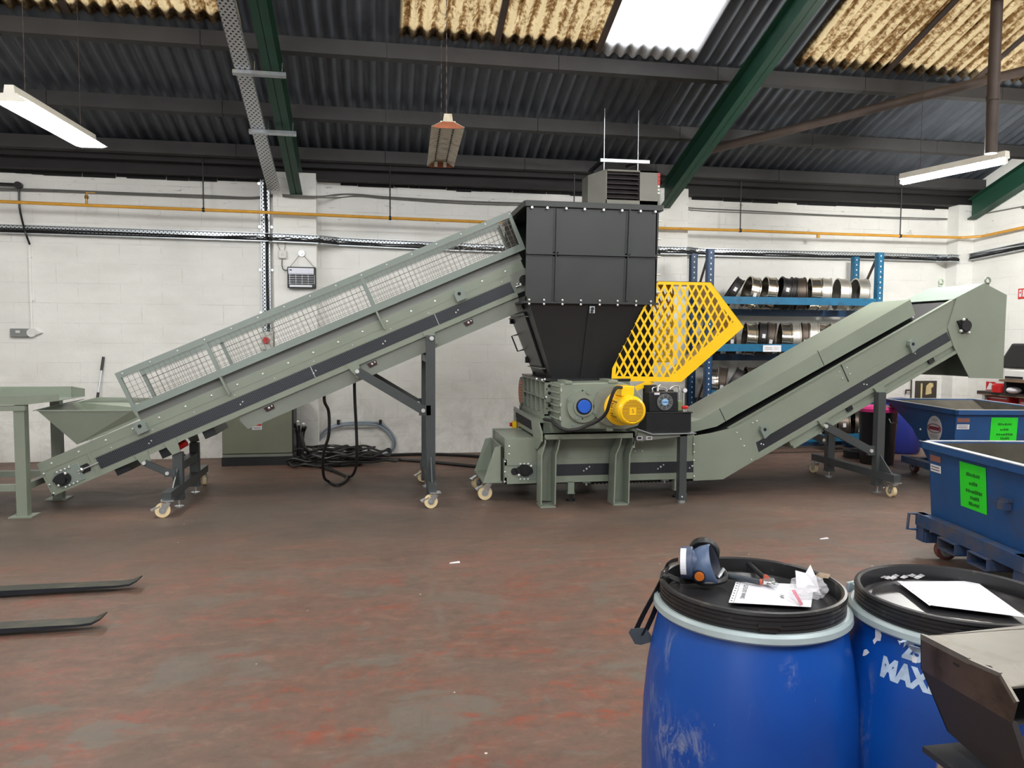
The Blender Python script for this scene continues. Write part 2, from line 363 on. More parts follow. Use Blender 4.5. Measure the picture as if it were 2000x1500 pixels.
zfar = lambda y: roofz(2.2)-(2.2-y)*(roofz(2.2)-4.6)/(2.2-YF)
FARL = [(-4, -2.8), (-.4, .8), (3, 4.2), (6.4, 7.6)]
b.add(*(lambda c: (c.v, c.f))(corr(XL-.2, XR+.2, .1, 2.25, .03, zf=zfar)))
b.add(*(lambda c: (c.v, c.f))(corr(XL-.2, XR+.2, YF, -2.5, .03, zf=zfar)))
xs = [XL-.2]+[x for p_ in FARL for x in p_]+[XR+.2]
for i in range(0, len(xs), 2): b.add(*(lambda c: (c.v, c.f))(corr(xs[i], xs[i+1], -2.5, .1, .03, zf=zfar)))
struct(build(b, 'ceiling', ROOF, smooth=60))
wn = 0
for x0, x1, m_, dz in ((-5.15, -3.02, GRP, 0), (-3.02, -1.36, GRP, .003), (.25, 1.31, GRP, 0), (1.31, 2.48, GRP, .002), (2.46, 3.62, GRPW, -.012), (4.86, 6.06, GRP, 0), (6.06, 7.29, GRP, .002), (7.29, 9.05, GRP, 0)):
    wn += 1; struct(build(corr(x0, x1, 3.8, YE+(.03 if m_ is GRPW else 0), dz), 'window_%d' % wn, m_, smooth=60))
for x0, x1 in FARL:  # unseen sheets added above the far-slope fill lamps
    wn += 1; struct(build(corr(x0, x1, -2.55, .15, .04, zf=zfar), 'window_%d' % wn, GRPW, smooth=60))
tn = 0
def trim(b, m, **k):
    global tn; tn += 1; return struct(build(b, 'trim_%d' % tn, m, **k))
for x in (-3.02, 1.31, 2.46, 6.06, 7.29): trim(B().bar((x, 3.9, roofz(3.9)-.02), (x, YE, roofz(YE)-.02), .07, .03), BROWNS)     # lapped sheet edges
for Y0 in (8.53, 9.64, 10.5, 7.0, 5.8, 4.6):      # purlins
    z0 = roofz(Y0)-.03; b = B(); x = XL
    while x < XR:
        L = 1.9; e = random.uniform(-.002, .002)
        b.hexa([(x, Y0-.05, z0-.155+e), (min(x+L, XR), Y0-.05, z0-.155+e), (min(x+L, XR), Y0+.05, z0-.165+e), (x, Y0+.05, z0-.165+e), (x, Y0-.05, z0), (min(x+L, XR), Y0-.05, z0), (min(x+L, XR), Y0+.05, z0-.03), (x, Y0+.05, z0-.03)]); x += L+.006
    trim(b, PURL, smooth=0)
trim(B().box(XL, XR, W-.2, W, 3.80, 4.03), EAVE); trim(B().box(XL, XR, W-.32, W-.2, 3.93, 4.02), EAVE)
def rafter(xc, wd=.16, y1=10.6, y0=2.4):
    b = B(); z = lambda y: 3.60+SL*(10.5-y); D = .30
    for k in (0, D): b.hexa([(xc-wd/2, y0, z(y0)+k), (xc+wd/2, y0, z(y0)+k), (xc+wd/2, y1, z(y1)+k), (xc-wd/2, y1, z(y1)+k)]+[(xc-wd/2, y0, z(y0)+k+.012), (xc+wd/2, y0, z(y0)+k+.012), (xc+wd/2, y1, z(y1)+k+.012), (xc-wd/2, y1, z(y1)+k+.012)])
    b.prism([(y0, z(y0)), (y1, z(y1)), (y1, z(y1)+D), (y0, z(y0)+D)], xc-.005, xc+.005, 'x')
    return b
trim(rafter(-1.05), GREENR, smooth=0); trim(rafter(4.13), GREENR, smooth=0); trim(rafter(XR-.1), GREENR, smooth=0)
trim(B().box(-1.36, -.80, W-.24, W, 0, 3.87), WALL, smooth=0)      # pilasters
trim(B().box(3.95, 4.52, W-.24, W, 0, 3.87), WALL, smooth=0)
trim(B().box(XR-.28, XR, W-.24, W, 0, 3.80), WALL, smooth=0)
a, b_ = V((7.6, 7.5, roofz(7.5)-.42)), V((4.3, 9.75, roofz(9.75)-.27))
trim(B().cyl(a+(a-b_)*.25, b_, .055, 14), BROWNS)                   # wind brace under the roof
p0 = PY(1935, 300, 7.15); trim(B().cyl((p0.x, p0.y, p0.z), (p0.x, p0.y, roofz(7.15)), .058, 16).cyl((p0.x, p0.y, p0.z+.55), (p0.x, p0.y, p0.z+.6), .066, 16), BROWNS)
# loose mortar line along the top of the wall
b = B(); x = XL
while x < XR-.3:
    L = random.uniform(.12, .5); h = random.uniform(.008, .035)
    if not (-1.4 < x < -.8 or 3.9 < x < 4.55): b.box(x, x+L, W-.012, W, 3.78-h, 3.81)
    x += L*1.02
trim(b, DARK, smooth=0)
# ------------------------------------------------------------------ lamps
TUBE = emit('lit_fluorescent_tube', (252, 252, 248), 120); TUBE2 = emit('lit_bright_strip_lamp', (253, 251, 246), 280)
LAMPW = pm('white_enamel', (226, 224, 214), .4, 0, .05, 6); LAMPO = pm('aged_cream_enamel', (196, 188, 164), .5, 0, .12, 7, dirt=(120, 84, 52), dirt_amt=.5)
def lamp(label, A, Bp, lit, reflector):
    A, Bp = V(A), V(Bp); d = (Bp-A); L = d.length; d.normalize(); x = V((d.y, -d.x, 0)).normalized()
    M = Mx(((x.x, d.x, 0, A.x), (x.y, d.y, 0, A.y), (0, 0, 1, A.z), (0, 0, 0, 1)))
    t = thing('fluorescent_lamp', label, 'lamp', M=M)
    body = LAMPW if lit else LAMPO
    build(B().prism([(-.045, .03), (.045, .03), (.035, .1), (-.035, .1)], 0, L), 'gear_tray', body, t, M=M)
    if reflector:
        for s in (-1, 1):
            r = build(B().poly3([(s*.03, 0, .04), (s*.03, L, .04), (s*.15, L, -.02), (s*.15, 0, -.02)], (0, 0, .004)), 'reflector', body, t, M=M, smooth=0)
            if not lit:
                b = B()
                for k in range(18): b.poly3([(s*.055, L*(.04+.052*k), .027), (s*.055, L*(.04+.052*k)+.05, .027), (s*.07, L*(.04+.052*k)+.05, .019), (s*.07, L*(.04+.052*k), .019)], (0, 0, -.002))
                build(b, 'slot', DARK, r, M=M, smooth=0)
        for y in (0, L-.01): build(B().prism([(-.05, .03), (-.14, -.02), (-.1, -.03), (.1, -.03), (.14, -.02), (.05, .03)], y, y+.01), 'end_plate', body if lit else pm('rusty_end_plate', (150, 84, 50), .7, 0, .3, 9), t, M=M, smooth=0)
    for s in ((-1, 1) if reflector else (0,)):
        if lit: build(B().cyl((s*.05, .03, -.005 if reflector else 0), (s*.05, L-.03, -.005 if reflector else 0), .016 if reflector else .036, 12), 'tube', TUBE if reflector else TUBE2, t, M=M)
        for y in (.0, L-.03): build(B().box(s*.05-.018, s*.05+.018, y+.002, y+.03, -.025, .035), 'lamp_holder', LAMPW, t, M=M, smooth=0)
    for y in (.25, L-.25):
        p = A+d*y; top = roofz(p.y)-.05; n = max(4, int((top-p.z-.1)/.05)); b = B()
        for k in range(n):
            z = .1+(top-p.z-.1)*(k+.5)/n; q_ = .004 if not lit else .0025; b.box(-q_ if k % 2 else -.0012, q_ if k % 2 else .0012, y-.0012 if k % 2 else y-q_, y+.0012 if k % 2 else y+q_, z-.028, z+.028)
        build(b, 'chain', BROWNS, t, M=M, smooth=0)
    return t
lamp('lit twin tube strip lamp with white reflector hanging over the infeed side', PY(18, 190, 6.87), PY(180, 277, 8.38), True, True)
lamp('unlit rusty twin reflector lamp hung on a chain beside the roof', PY(875, 244, 7.0), PY(860, 318, 8.6), False, True)
lamp('lit bare strip lamp hanging above the angled outfeed hood near the right wall', PY(1967, 313, 7.2), PY(1760, 357, 8.43), True, False)
# ------------------------------------------------------------------ services on the walls
TRAYM = perforated('perforated_galvanised_tray', (196, 202, 206), (60, 64, 70), .05, .045, .009, .35, .6)
TRAYV = perforated('perforated_cable_ladder', (206, 212, 216), (50, 56, 66), .05, .05, .012, .35, .6)
CABLE = pm('black_cable', (26, 26, 27), .5, 0, .2, 10); CABG = pm('grey_cable', (116, 116, 112), .5, 0, .1, 10)
wy = W-.06; wp = W-.31
TR = [(0, 447), (500, 463), (526, 464), (533, 464), (622, 468), (660, 472), (850, 481), (1000, 486), (1240, 488), (1288, 489), (1340, 490), (1360, 492), (1390, 493), (1500, 496), (1700, 500), (1830, 504), (1850, 504), (1872, 505)]
def tray(pts, Yf, hgt, name, label, cabs=4):
    t = thing(name, label, 'cable tray', tuple(pts[0]))
    back = B(); lip = B(); foot = B()
    for p, q in zip(pts[:-1], pts[1:]):
        d = (q-p).normalized(); n = V((d.y, -d.x, 0)).normalized()
        if n.dot(CAM-p) < 0: n = -n
        back.bar(p, q, .004, hgt, (0, 0, 1)); u = V((0, 0, hgt/2))
        lip.bar(p+u+n*.02, q+u+n*.02, .045, .006); foot.bar(p-u+n*.02, q-u+n*.02, .045, .012)
    build(back, 'perforated_back', TRAYM, t, smooth=0); build(lip, 'top_lip', GALV, t, smooth=0); build(foot, 'bottom_lip', GALV, t, smooth=0)
    for k in range(cabs):
        path = []
        for i, (p, q) in enumerate(zip(pts[:-1], pts[1:])):
            d = (q-p).normalized(); n = V((d.y, -d.x, 0)).normalized()
            if n.dot(CAM-p) < 0: n = -n
            m = 6
            for j in range(m if i < len(pts)-2 else m+1):
                path.append(p.lerp(q, j/m)+n*(.012+.006*(k % 2))+V((0, 0, -hgt*.36+k*.013+random.uniform(-.003, .004)*(1+k))))
        build(B().tube(path, .009-.001*k, 6, smooth=False), 'cable', CABLE, t)
    return t
P = [PY(x, y, (W-.30 if 530 < x < 625 or 1280 < x < 1345 or x > 1845 else W-.05)) for x, y in TR]
tray(P, wy, .105, 'cable_tray', 'long perforated metal tray of black cables running along the back white wall')
tray([PX(1882, 505, XR-.05), PX(2000, 481, XR-.05), V((XR-.05, 2.5, 3.03))], 0, .1, 'cable_tray', 'perforated metal cable tray along the white wall behind the outfeed hood')
# vertical tray
a, b_ = PY(519, 346, W-.03), PY(522, 668, W-.03); M = Mx.Translation(b_)
t = thing('cable_riser', 'vertical perforated tray with one thick black cable running down the wall', 'cable tray', M=M); h = a.z-b_.z
build(B().box(-.055, .055, -.004, 0, .1, h), 'perforated_back', TRAYV, t, M=M, smooth=0)
for s in (-1, 1): build(B().box(s*.055-.004, s*.055+.004, -.035, 0, .1, h), 'side_flange', GALV, t, M=M, smooth=0)
pts = [V((.02, -.03, h+.1)), V((.0, -.03, h-.2)), V((.015, -.03, h*.7)), V((.012, -.03, h*.4)), V((.02, -.03, .2)), V((.022, -.04, -.02))]
build(B().tube(pts, .018, 8), 'cable', CABLE, t, M=M)
b = B()
for k in range(4):
    for s in (-1, 1): b.cyl((s*.08, -.004, h*(.18+.26*k)), (s*.08, 0, h*(.18+.26*k)), .018, 12)
build(b, 'fixing_washer', CHROME, t, M=M)
# isolator at the foot of the riser
p = PY(522, 666, W-.06); t = thing('isolator_switch', 'grey isolator box with red rotary knob on the wall behind the mesh', 'switch', (p.x, p.y, p.z))
build(B().box(p.x-.075, p.x+.085, W-.1, W-.001, p.z-.12, p.z+.13), 'box', pm('pale_grey_plastic', (196, 198, 192), .5, 0, .05, 8), t, bev=.008); q = PY(520, 665, W-.11)
build(B().cyl((q.x, W-.1, q.z), (q.x, W-.13, q.z), .045, 20).box(q.x-.01, q.x+.01, W-.15, W-.13, q.z-.04, q.z+.04), 'rotary_knob', RED, t)
# gas pipe and hangers
GP = [(-60, 391), (170, 401), (500, 414), (760, 426), (930, 433), (1120, 440), (1300, 446), (1446, 450), (1600, 456), (1759, 461), (1872, 464)]
yg = W-.36; P = [PY(x, y, yg) for x, y in GP]; e = PX(2000, 444, XR-.1)
P += [V((XR-.32, yg, P[-1].z)), V((XR-.13, yg-.2, P[-1].z)), e, V((e.x, 2.5, e.z+.03))]
t = thing('gas_pipe', 'yellow gas pipe running across the back wall near the roof', 'pipe', tuple(P[0]))
build(B().tube(P, .021, 10, smooth=False), 'pipe', GASY, t)
for x, yt in ((398, 338), (762, 352), (1121, 372), (1446, 368), (1759, 398)):
    q = PY(x, 430, yg); z = [P[i].z+(P[i+1].z-P[i].z)*((q.x-P[i].x)/(P[i+1].x-P[i].x)) for i in range(len(GP)-1) if P[i].x <= q.x < P[i+1].x][0]
    build(B().cyl((q.x, yg, z), (q.x, yg, 3.99), .009, 8).cyl((q.x-.015, yg, z), (q.x+.015, yg, z), .028, 12), 'hanger_rod', BLACKM, t)
q = PY(169, 385, yg); build(B().cyl((q.x, yg, q.z-.09), (q.x, yg, q.z+.06), .014, 10).cyl((q.x-.02, yg, q.z), (q.x+.02, yg, q.z), .022, 12), 'drain_valve', pm('aged_brass', (150, 120, 74), .4, .6, .2, 14), t)
build(B().box(q.x, q.x+.11, yg-.02, yg-.012, q.z+.05, q.z+.06), 'valve_lever', GASY, t)
q = PY(1598, 462, yg); build(B().cyl((q.x, yg, q.z-.02), (q.x, yg, q.z+.03), .026, 12), 'tee_fitting', GASY, t)
# clipped cables high on the wall
t = tag(build(B().tube([PY(x, y, W-(.27 if 530 < x < 625 else .02)) for x, y in ((-40, 367), (100, 371), (250, 377), (400, 382), (490, 386), (528, 381), (560, 381), (622, 384), (660, 380), (700, 380), (760, 385), (900, 393), (1030, 397), (1150, 400))], .012, 6)
         .tube([PY(x, y, W-(.27 if 530 < x < 625 else .02)) for x, y in ((-40, 371), (100, 374), (250, 380), (400, 386), (490, 388), (528, 384), (560, 384), (622, 386), (660, 386), (700, 383), (760, 388), (900, 397), (1030, 401), (1150, 404))], .009, 6), 'wall_cable', CABG), 'pair of dark cables clipped along the wall above the yellow pipe, left of hopper', 'cable')
t = tag(build(B().tube([PY(x, y, W-.02) for x, y in ((1325, 403), (1360, 407), (1446, 411), (1600, 419), (1700, 423), (1800, 426), (1850, 427))], .009, 6)
         .tube([PY(x, y, W-.02) for x, y in ((1325, 406), (1360, 411), (1446, 415), (1600, 421), (1700, 425), (1800, 429), (1850, 429))], .006, 6), 'wall_cable', CABG), 'thin cable pair clipped to the wall above the blue pallet rack', 'cable')
tag(build(B().tube([PX(1885, 424, XR-.02), PX(1940, 414, XR-.02), PX(2000, 403, XR-.02), PX(2080, 390, XR-.02), V((XR-.02, 2.5, 3.75))], .011, 6), 'wall_cable', CABG), 'single cable clipped high on the white end wall beside the lit lamp', 'cable')
# black conduit, white conduit and socket at left
yq = W-.05; q = PY(36, 362, yq)
tag(build(B().tube([PY(-60, 357, yq), PY(30, 361, yq)], .022, 10, smooth=False).cyl((q.x, yq-.03, q.z), (q.x, yq+.03, q.z), .045, 16).tube([PY(37, 368, yq), PY(38, 402, yq), PY(42, 425, yq-.02), PY(50, 455, yq-.1), PY(58, 477, yq-.02)], .013, 8), 'black_conduit', BLACKM), 'black conduit with round junction box dropping across the cable tray', 'conduit')
tag(build(B().tube([PY(57, 480, W-.02), PY(59, 560, W-.02), PY(62, 644, W-.02)], .018, 8, smooth=False).cbox(PY(61, 586, W-.02), .05, .03, .02).cbox(PY(58, 502, W-.02), .05, .03, .02), 'white_conduit', WALL), 'white painted conduit running down the wall to the grey socket', 'conduit')
p = PY(39, 650, W-.03); t = thing('wall_socket', 'grey metal clad socket with round white plug on the left wall area', 'socket', (p.x, p.y, p.z-.06))
build(B().box(p.x-.11, p.x+.1, W-.055, W-.001, p.z-.055, p.z+.055), 'box', pm('grey_metal_clad', (134, 138, 138), .45, .2, .1, 9), t, bev=.006)
build(B().box(p.x-.04, p.x+.01, W-.06, W-.055, p.z+.0, p.z+.03), 'rocker_switch', WHITE, t); q = PY(62, 650, W-.05)
build(B().cyl((q.x, W-.001, q.z), (q.x, W-.07, q.z), .055, 20).prism([(q.x+.04, q.z+.03), (q.x+.12, q.z), (q.x+.04, q.z-.03)], W-.05, W-.001), 'plug', WHITE, t)
# small heater with cord, disc and switch
yp_ = W-.245; p = PY(589, 542, yp_-.05)
t = thing('wall_heater', 'small black wall heater hung by a cord from a round disc', 'heater', (p.x, p.y, p.z-.16))
a, b_ = PY(561, 521, yp_-.09), PY(617, 563, yp_-.09); x0, x1, z0, z1 = a.x, b_.x, b_.z, a.z
build(B().box(x0, x1, yp_-.1, yp_-.001, z0, z1), 'casing', BLACK, t, bev=.008)
build(B().box(x0+.015, x1-.025, yp_-.108, yp_-.1, z1-.09, z1-.015), 'top_panel', pm('silver_panel', (196, 198, 208), .35, .3, .05, 8), t)
build(B().box(x0+.03, x1-.05, yp_-.108, yp_-.1, z0+.012, z0+.04), 'bottom_panel', pm('silver_strip', (200, 200, 204), .35, .3, .05, 8), t)
build(B().box(x0+.03, x0+.06, yp_-.111, yp_-.108, z1-.05, z1-.035), 'badge', BLACK, t)
g = B()
for k in range(6): g.box(x0+.02, x1-.03, yp_-.107, yp_-.104, z0+.06+.03*k, z0+.063+.03*k)
for k in range(5): g.box(x0+.03+.08*k, x0+.033+.08*k, yp_-.107, yp_-.104, z0+.05, z1-.1)
build(g, 'wire_grille', CHROME, t, smooth=0)
d = PY(589, 495, yp_-.02); c1, c2 = V((x0+.03, yp_-.05, z1)), V((x1-.02, yp_-.05, z1))
build(B().cyl((d.x, yp_-.001, d.z), (d.x, yp_-.02, d.z), .042, 24).cyl((d.x, yp_-.02, d.z), (d.x, yp_-.045, d.z), .016, 12), 'hanging_disc', CHROME, t)
build(B().tube([c1, d+V((-.03, -.01, -.03))], .004, 6, smooth=False).tube([c2, d+V((.03, -.01, -.03))], .004, 6, smooth=False), 'hanging_cord', CABG, t)
s = PY(552, 497, yp_-.03); t = thing('fused_switch', 'small white fused switch on the pilaster beside the heater cord', 'switch', (s.x, s.y, s.z-.06))
build(B().box(s.x-.055, s.x+.05, yp_-.05, yp_-.001, s.z-.055, s.z+.055), 'box', WHITE, t, bev=.012); build(B().box(s.x-.02, s.x+.02, yp_-.056, yp_-.05, s.z-.02, s.z+.02), 'fuse_carrier', pm('off_white_switch', (205, 205, 200), .4, 0, .05, 8), t)
build(B().tube([PY(551, 507, yp_-.03), PY(551, 520, yp_-.03), PY(554, 527, yp_-.05), PY(561, 528, yp_-.06)], .006, 6), 'flex', CABLE, t)
for x, xx in ((548, 543), (555, 557)): build(B().tube([PY(x, 491, yp_-.02), PY(xx, 480, yp_-.02), PY(xx-1, 474, yp_-.02)], .004, 6), 'flex', CABG, t)
# perforated tray hung under the left rafter
M0 = PP(482, 0, (0, 10.9, 3.52+.0), (0, SL, 1)); zt = lambda y: 3.56+SL*(10.5-y)
xr_ = -1.32; y1, y0 = 10.45, 5.; ang = math.atan(SL); Mt = Mx.Translation((xr_, y1, zt(y1))) @ Mx.Rotation(-ang, 4, 'X')
t = thing('rafter_cable_tray', 'perforated cable tray hung beside the green rafter', 'cable tray', M=Mt); L = (y1-y0)/cos(ang)
RT = perforated('perforated_rafter_tray', (200, 204, 206), (28, 30, 32), .05, .07, .011, .35, .5, 'xy')
build(B().box(-.075, .075, -L, 0, 0, .004), 'tray_base', RT, t, M=Mt, smooth=0)
for s_ in (-1, 1): build(B().box(s_*.075-.002, s_*.075+.002, -L, 0, 0, .045), 'side_flange', GALV, t, M=Mt, smooth=0)
for x_, y_ in ((520, 143), (547, 258)):
    q = PP(x_, y_, (0, 10.5, 3.55), (0, SL, 1)); ly = (q.y-y1)/cos(ang)
    build(B().box(-.1, .42, ly-.022, ly+.022, -.045, -.004), 'strut_bracket', GALV, t, M=Mt, smooth=0)
    build(B().cyl((.38, ly, -.06), (.38, ly, .12), .006, 8).cyl((.11, ly, -.06), (.11, ly, .12), .006, 8), 'beam_clamp', CHROME, t, M=Mt)
# unit heater over the hopper
y0 = 9.25; a, b_ = PY(1184, 330, y0), PY(1289, 392, y0); c = PY(1157, 330, y0+.0)
t = thing('unit_heater', 'grey louvred gas unit heater hung from the roof behind the hopper', 'heater', (a.x, y0, b_.z))
UH = pm('grey_heater_casing', (120, 120, 112), .5, 0, .08, 4)
x0, x1, z0, z1 = a.x, b_.x, b_.z-.06, a.z; lx0, lx1 = PY(1185, 350, y0).x, PY(1250, 350, y0).x
lz0, lz1 = PY(1200, 390, y0).z, PY(1200, 334, y0).z
f = B().box(x0, lx0+.004, y0, y0+.7, z0, z1).box(lx1, x1-.03, y0, y0+.7, z0, z1).box(x0, x1-.03, y0, y0+.7, lz1, z1).box(x0, x1-.03, y0, y0+.7, z0, lz0).box(x0, x1-.03, y0+.25, y0+.7, z0, z1)
build(f, 'casing', UH, t, smooth=0)
build(B().poly3([(x1-.03, y0, z0), (x1-.03, y0, z1), (x1, y0+.06, z1-.02), (x1, y0+.06, z0-.02)], (0, .02, 0)), 'side_post', UH, t, smooth=0)
build(B().hexa([(x0-.2, y0+.12, z0-.06), (x0, y0, z0), (x0, y0+.3, z0), (x0-.2, y0+.4, z0-.06), (x0-.2, y0+.12, z1-.06), (x0, y0, z1), (x0, y0+.3, z1), (x0-.2, y0+.4, z1-.06)]), 'side_cowl', UH, t, smooth=0)
for k in range(6):
    z = lz0+(lz1-lz0)*(k+.4)/6; build(B().poly3([(lx0, y0+.01, z), (lx1, y0+.01, z), (lx1, y0+.07, z+.05), (lx0, y0+.07, z+.05)], (0, 0, .006)), 'louvre', pm('dark_louvre', (60, 54, 56), .5, .2, .1, 8) if k == 0 else bpy.data.materials['dark_louvre'], t, smooth=0)
build(B().box(lx0, lx1, y0+.1, y0+.11, lz0, lz1), 'back_plate', DARK, t, smooth=0)
xm = x1-.018; zz = lambda y: PY(1284, y, y0).z
b = B()
for k in range(3): b.box(xm-.014, xm+.014, y0-.003, y0+.03, zz(338+8*k+7), zz(338+8*k))
build(b, 'red_badge', RED, t, smooth=0)
b = B()
for k in range(3): b.box(xm-.014, xm+.012, y0-.003, y0+.03, zz(362+6.5*k+4), zz(362+6.5*k))
build(b, 'white_badge', WHITE, t, smooth=0)
for x_, yt in ((1180, 262), (1246, 266)):
    q = PY(x_, 315, y0+.1); build(B().cyl((q.x, y0+.1, z1), (q.x, y0+.1, roofz(y0+.1)-.03), .007, 8), 'drop_rod', CHROME, t)
u0, u1 = PY(1172, 313, y0+.1), PY(1268, 317, y0+.1); build(B().bar(u0, u1, .04, .04), 'strut_channel', GALV, t, smooth=0)
build(B().bar(PY(1178, 312, y0+.1), PY(1152, 336, y0+.5)+V((0, 0, .0)), .04, .04).bar(PY(1246, 318, y0+.1), PY(1225, 326, y0+.6), .04, .04), 'cross_strut', BLACKM, t, smooth=0)
# hose loop on the wall and cables on the floor
yh = W-.03
t = thing('hose_loop', 'pale grey hose looped on the lower wall between two clips', 'hose', tuple(PY(680, 890, yh)))
HOSE = pm('pale_blue_grey_hose', (140, 152, 164), .35, 0, .08, 8)
build(B().tube([PY(x, y, yh) for x, y in ((598, 886), (618, 866), (634, 842), (650, 832), (672, 827), (700, 825), (735, 826), (756, 836), (769, 853), (772, 868), (766, 880), (752, 886))], .017, 8)
      .tube([PY(x, y, yh-.035) for x, y in ((598, 890), (614, 874), (630, 852), (648, 836), (672, 830), (700, 829), (733, 830), (752, 840), (764, 855), (768, 868), (763, 880), (750, 887))], .015, 8), 'hose', HOSE, t)
for x in (661, 743): q = PY(x, 824, yh); build(B().box(q.x-.02, q.x+.02, W-.08, W-.001, q.z-.03, q.z+.03), 'clip', BLACK, t)
rng = random.Random(7); yb = lambda: rng.uniform(9.9, 10.6)
t = thing('cable_heap', 'tangled heap of thick black cables on the floor beside the cabinet', 'cables', (-.5, 10.3, 0))
for k in range(16):
    cx, cy = -.62+rng.uniform(-.2, .45), 10.2+rng.uniform(-.25, .3); a_, b2 = rng.uniform(.25, .5), rng.uniform(.08, .22); z = .02+.012*k; ph = rng.uniform(0, 6)
    pts = [(cx+a_*cos(ph+2*pi*i/14), cy+b2*sin(ph+2*pi*i/14), max(.016, z+.02*sin(3*i+k))) for i in range(13)]
    build(B().tube(pts, .015, 6), 'cable_coil', CABLE, t)
tag(build(B().tube([PY(588, 845, 10.05), PY(592, 865, 10.0), PY(600, 880, 10.0), PZ(625, 902, .02), PZ(700, 893, .02), PZ(760, 889, .02), PZ(830, 887, .02), PZ(900, 889, .02), PZ(975, 895, .02)], .022, 8), 'floor_cable', CABLE), 'thick black cable lying against the foot of the back wall', 'cable')
tag(build(B().tube([PZ(600, 908, .02), PZ(660, 902, .02), PZ(740, 897, .02), PZ(800, 899, .02), PZ(860, 904, .02), PZ(960, 914, .02), PZ(1020, 920, .02)], .022, 8), 'floor_cable', CABLE), 'thick black cable crossing the floor from the heap towards the caster legs', 'cable')
tag(build(B().tube([PY(633, 762, 8.1), PY(634, 785, 8.1), PY(642, 805, 8.15), PY(642, 850, 8.2), PY(632, 885, 8.3), PY(632, 925, 8.6)+V((0, 0, -.02)), PZ(643, 941, .02), PZ(660, 947, .02), PZ(678, 935, .02), PZ(668, 926, .02), PZ(630, 913, .02)], .016, 8), 'hanging_cable', CABLE), 'black cable hanging from the infeed conveyor and looping on the floor', 'cable')
tag(build(B().tube([PY(692, 738, 8.1), PY(693, 780, 8.1), PY(696, 840, 8.15), PY(697, 890, 8.2), PY(693, 920, 8.5), PZ(682, 931, .02), PZ(662, 923, .02), PZ(640, 914, .02), PZ(612, 909, .02)], .016, 8), 'hanging_cable', CABLE), 'black cable dropping straight from below the diagonal leg brace', 'cable')
# cabinet
a, b_ = PZ(433, 911), PZ(575, 908); y0 = (a.y+b_.y)/2; x0, x1 = a.x, b_.x
t = thing('electrical_cabinet', 'sage green control cabinet on black plinth beneath the infeed conveyor', 'cabinet', (x0, y0, 0))
build(B().box(x0, x1, y0, y0+.4, .0, .11), 'plinth', BLACKM, t); build(B().box(x0+.01, x1-.005, y0+.02, y0+.4, .11, 1.02), 'body', BLACKM, t)
dr = build(B().box(x0+.015, x1-.025, y0, y0+.02, .16, 1.0), 'door', pm('olive_grey_door', (120, 124, 108), .4, 0, .06, 3), t, bev=.004)
build(B().box(x0+.015, x1-.025, y0+.005, y0+.02, .115, .15), 'lower_trim', GREEN2, t)
for zc in (.62, .78): build(B().box(x0+.04, x0+.065, y0-.012, y0, zc-.05, zc+.05), 'hinge', GALV, dr)
p = PY(502, 831, y0); lb = build(B().box(p.x-.06, p.x+.06, y0-.004, y0, p.z-.055, p.z+.055), 'warning_label', PAPER, dr, smooth=0)
build(B().box(p.x-.055, p.x+.055, y0-.006, y0-.004, p.z-.005, p.z+.02), 'red_band', RED, lb, smooth=0)
b = B()
for k in range(2): b.box(p.x-.045+.0*k, p.x+.03, y0-.006, y0-.004, p.z+.03+.012*k, p.z+.034+.012*k).box(p.x-.04, p.x+.045, y0-.006, y0-.004, p.z-.04+.012*k, p.z-.036+.012*k)
build(b, 'lettering', INK, lb, smooth=0)
p = PY(586, 850, y0+.1); t = thing('cable_bundle', 'upright bundle of black cables with white connectors beside the cabinet', 'cables', (p.x, p.y, 0))
for k in range(7):
    a_ = 2*pi*k/7; q = V((p.x+.035*cos(a_), y0+.1+.03*sin(a_), .1)); c_ = build(B().tube([q, q+V((0, 0, .22)), q+V((.02*cos(a_), -.01, .34+.04*(k % 3)))], .016, 8), 'cable', CABLE, t)
    e = q+V((.02*cos(a_), -.01, .34+.04*(k % 3))); build(B().cyl(e, e+V((.02*cos(a_), -.03, .05)), .02, 8), 'connector', WHITE if k % 2 else BLACK, c_)
# broom handle leaning on the wall
t = thing('broom_handle', 'thin metal handle with black grip leaning on the wall above the loading table', 'broom', tuple(PZ(172, 893)))
q0, q1 = PY(171, 870, W-.3), PY(202, 697, W-.03); q0.z = .02; d = (q1-q0)
build(B().cyl(q0, q0+d*.88, .011, 10), 'shaft', GALV, t); build(B().cyl(q0+d*.87, q1, .017, 10), 'grip', BLACK, t); build(B().cyl(q0+d*.60, q0+d*.66, .017, 10), 'clamp', BLACK, t)
# ------------------------------------------------------------------ conveyors
def castor(par, x, y, zt, r=.07, ang=0, M=None):
    """swivel caster under a mount at height zt; wheel rests on the floor"""
    R = Mx.Translation((x, y, 0)) @ Mx.Rotation(ang, 4, 'Z')
    b = B().box(-.055, .055, -.045, .045, zt-.012, zt).cyl((0, 0, zt-.035), (0, 0, zt-.012), .032, 14)
    for s in (-1, 1): b.poly3([(-.045, s*.026, zt-.03), (.03, s*.026, zt-.03), (-.025, s*.026, r-.02), (-.055, s*.026, r-.01)], (0, s*.004, 0))
    c = build(b.xf(R), 'caster', CHROME, par, smooth=30)
    build(B().cyl((-.04, -.02, r), (-.04, .02, r), r, 28).xf(R), 'wheel', CREAM, c)
    build(B().cyl((-.04, -.032, r), (-.04, .032, r), .016, 12).cyl((-.04, -.023, r), (-.04, .023, r), r*.5, 20).xf(R), 'hub', GALV, c)
    build(B().bar((-.06, 0, zt-.05), (-.14, 0, zt-.085), .05, .012).cyl((-.125, -.035, zt-.085), (-.125, .035, zt-.085), .008, 8).xf(R), 'brake_pedal', CHROME, c, smooth=0)
    return c
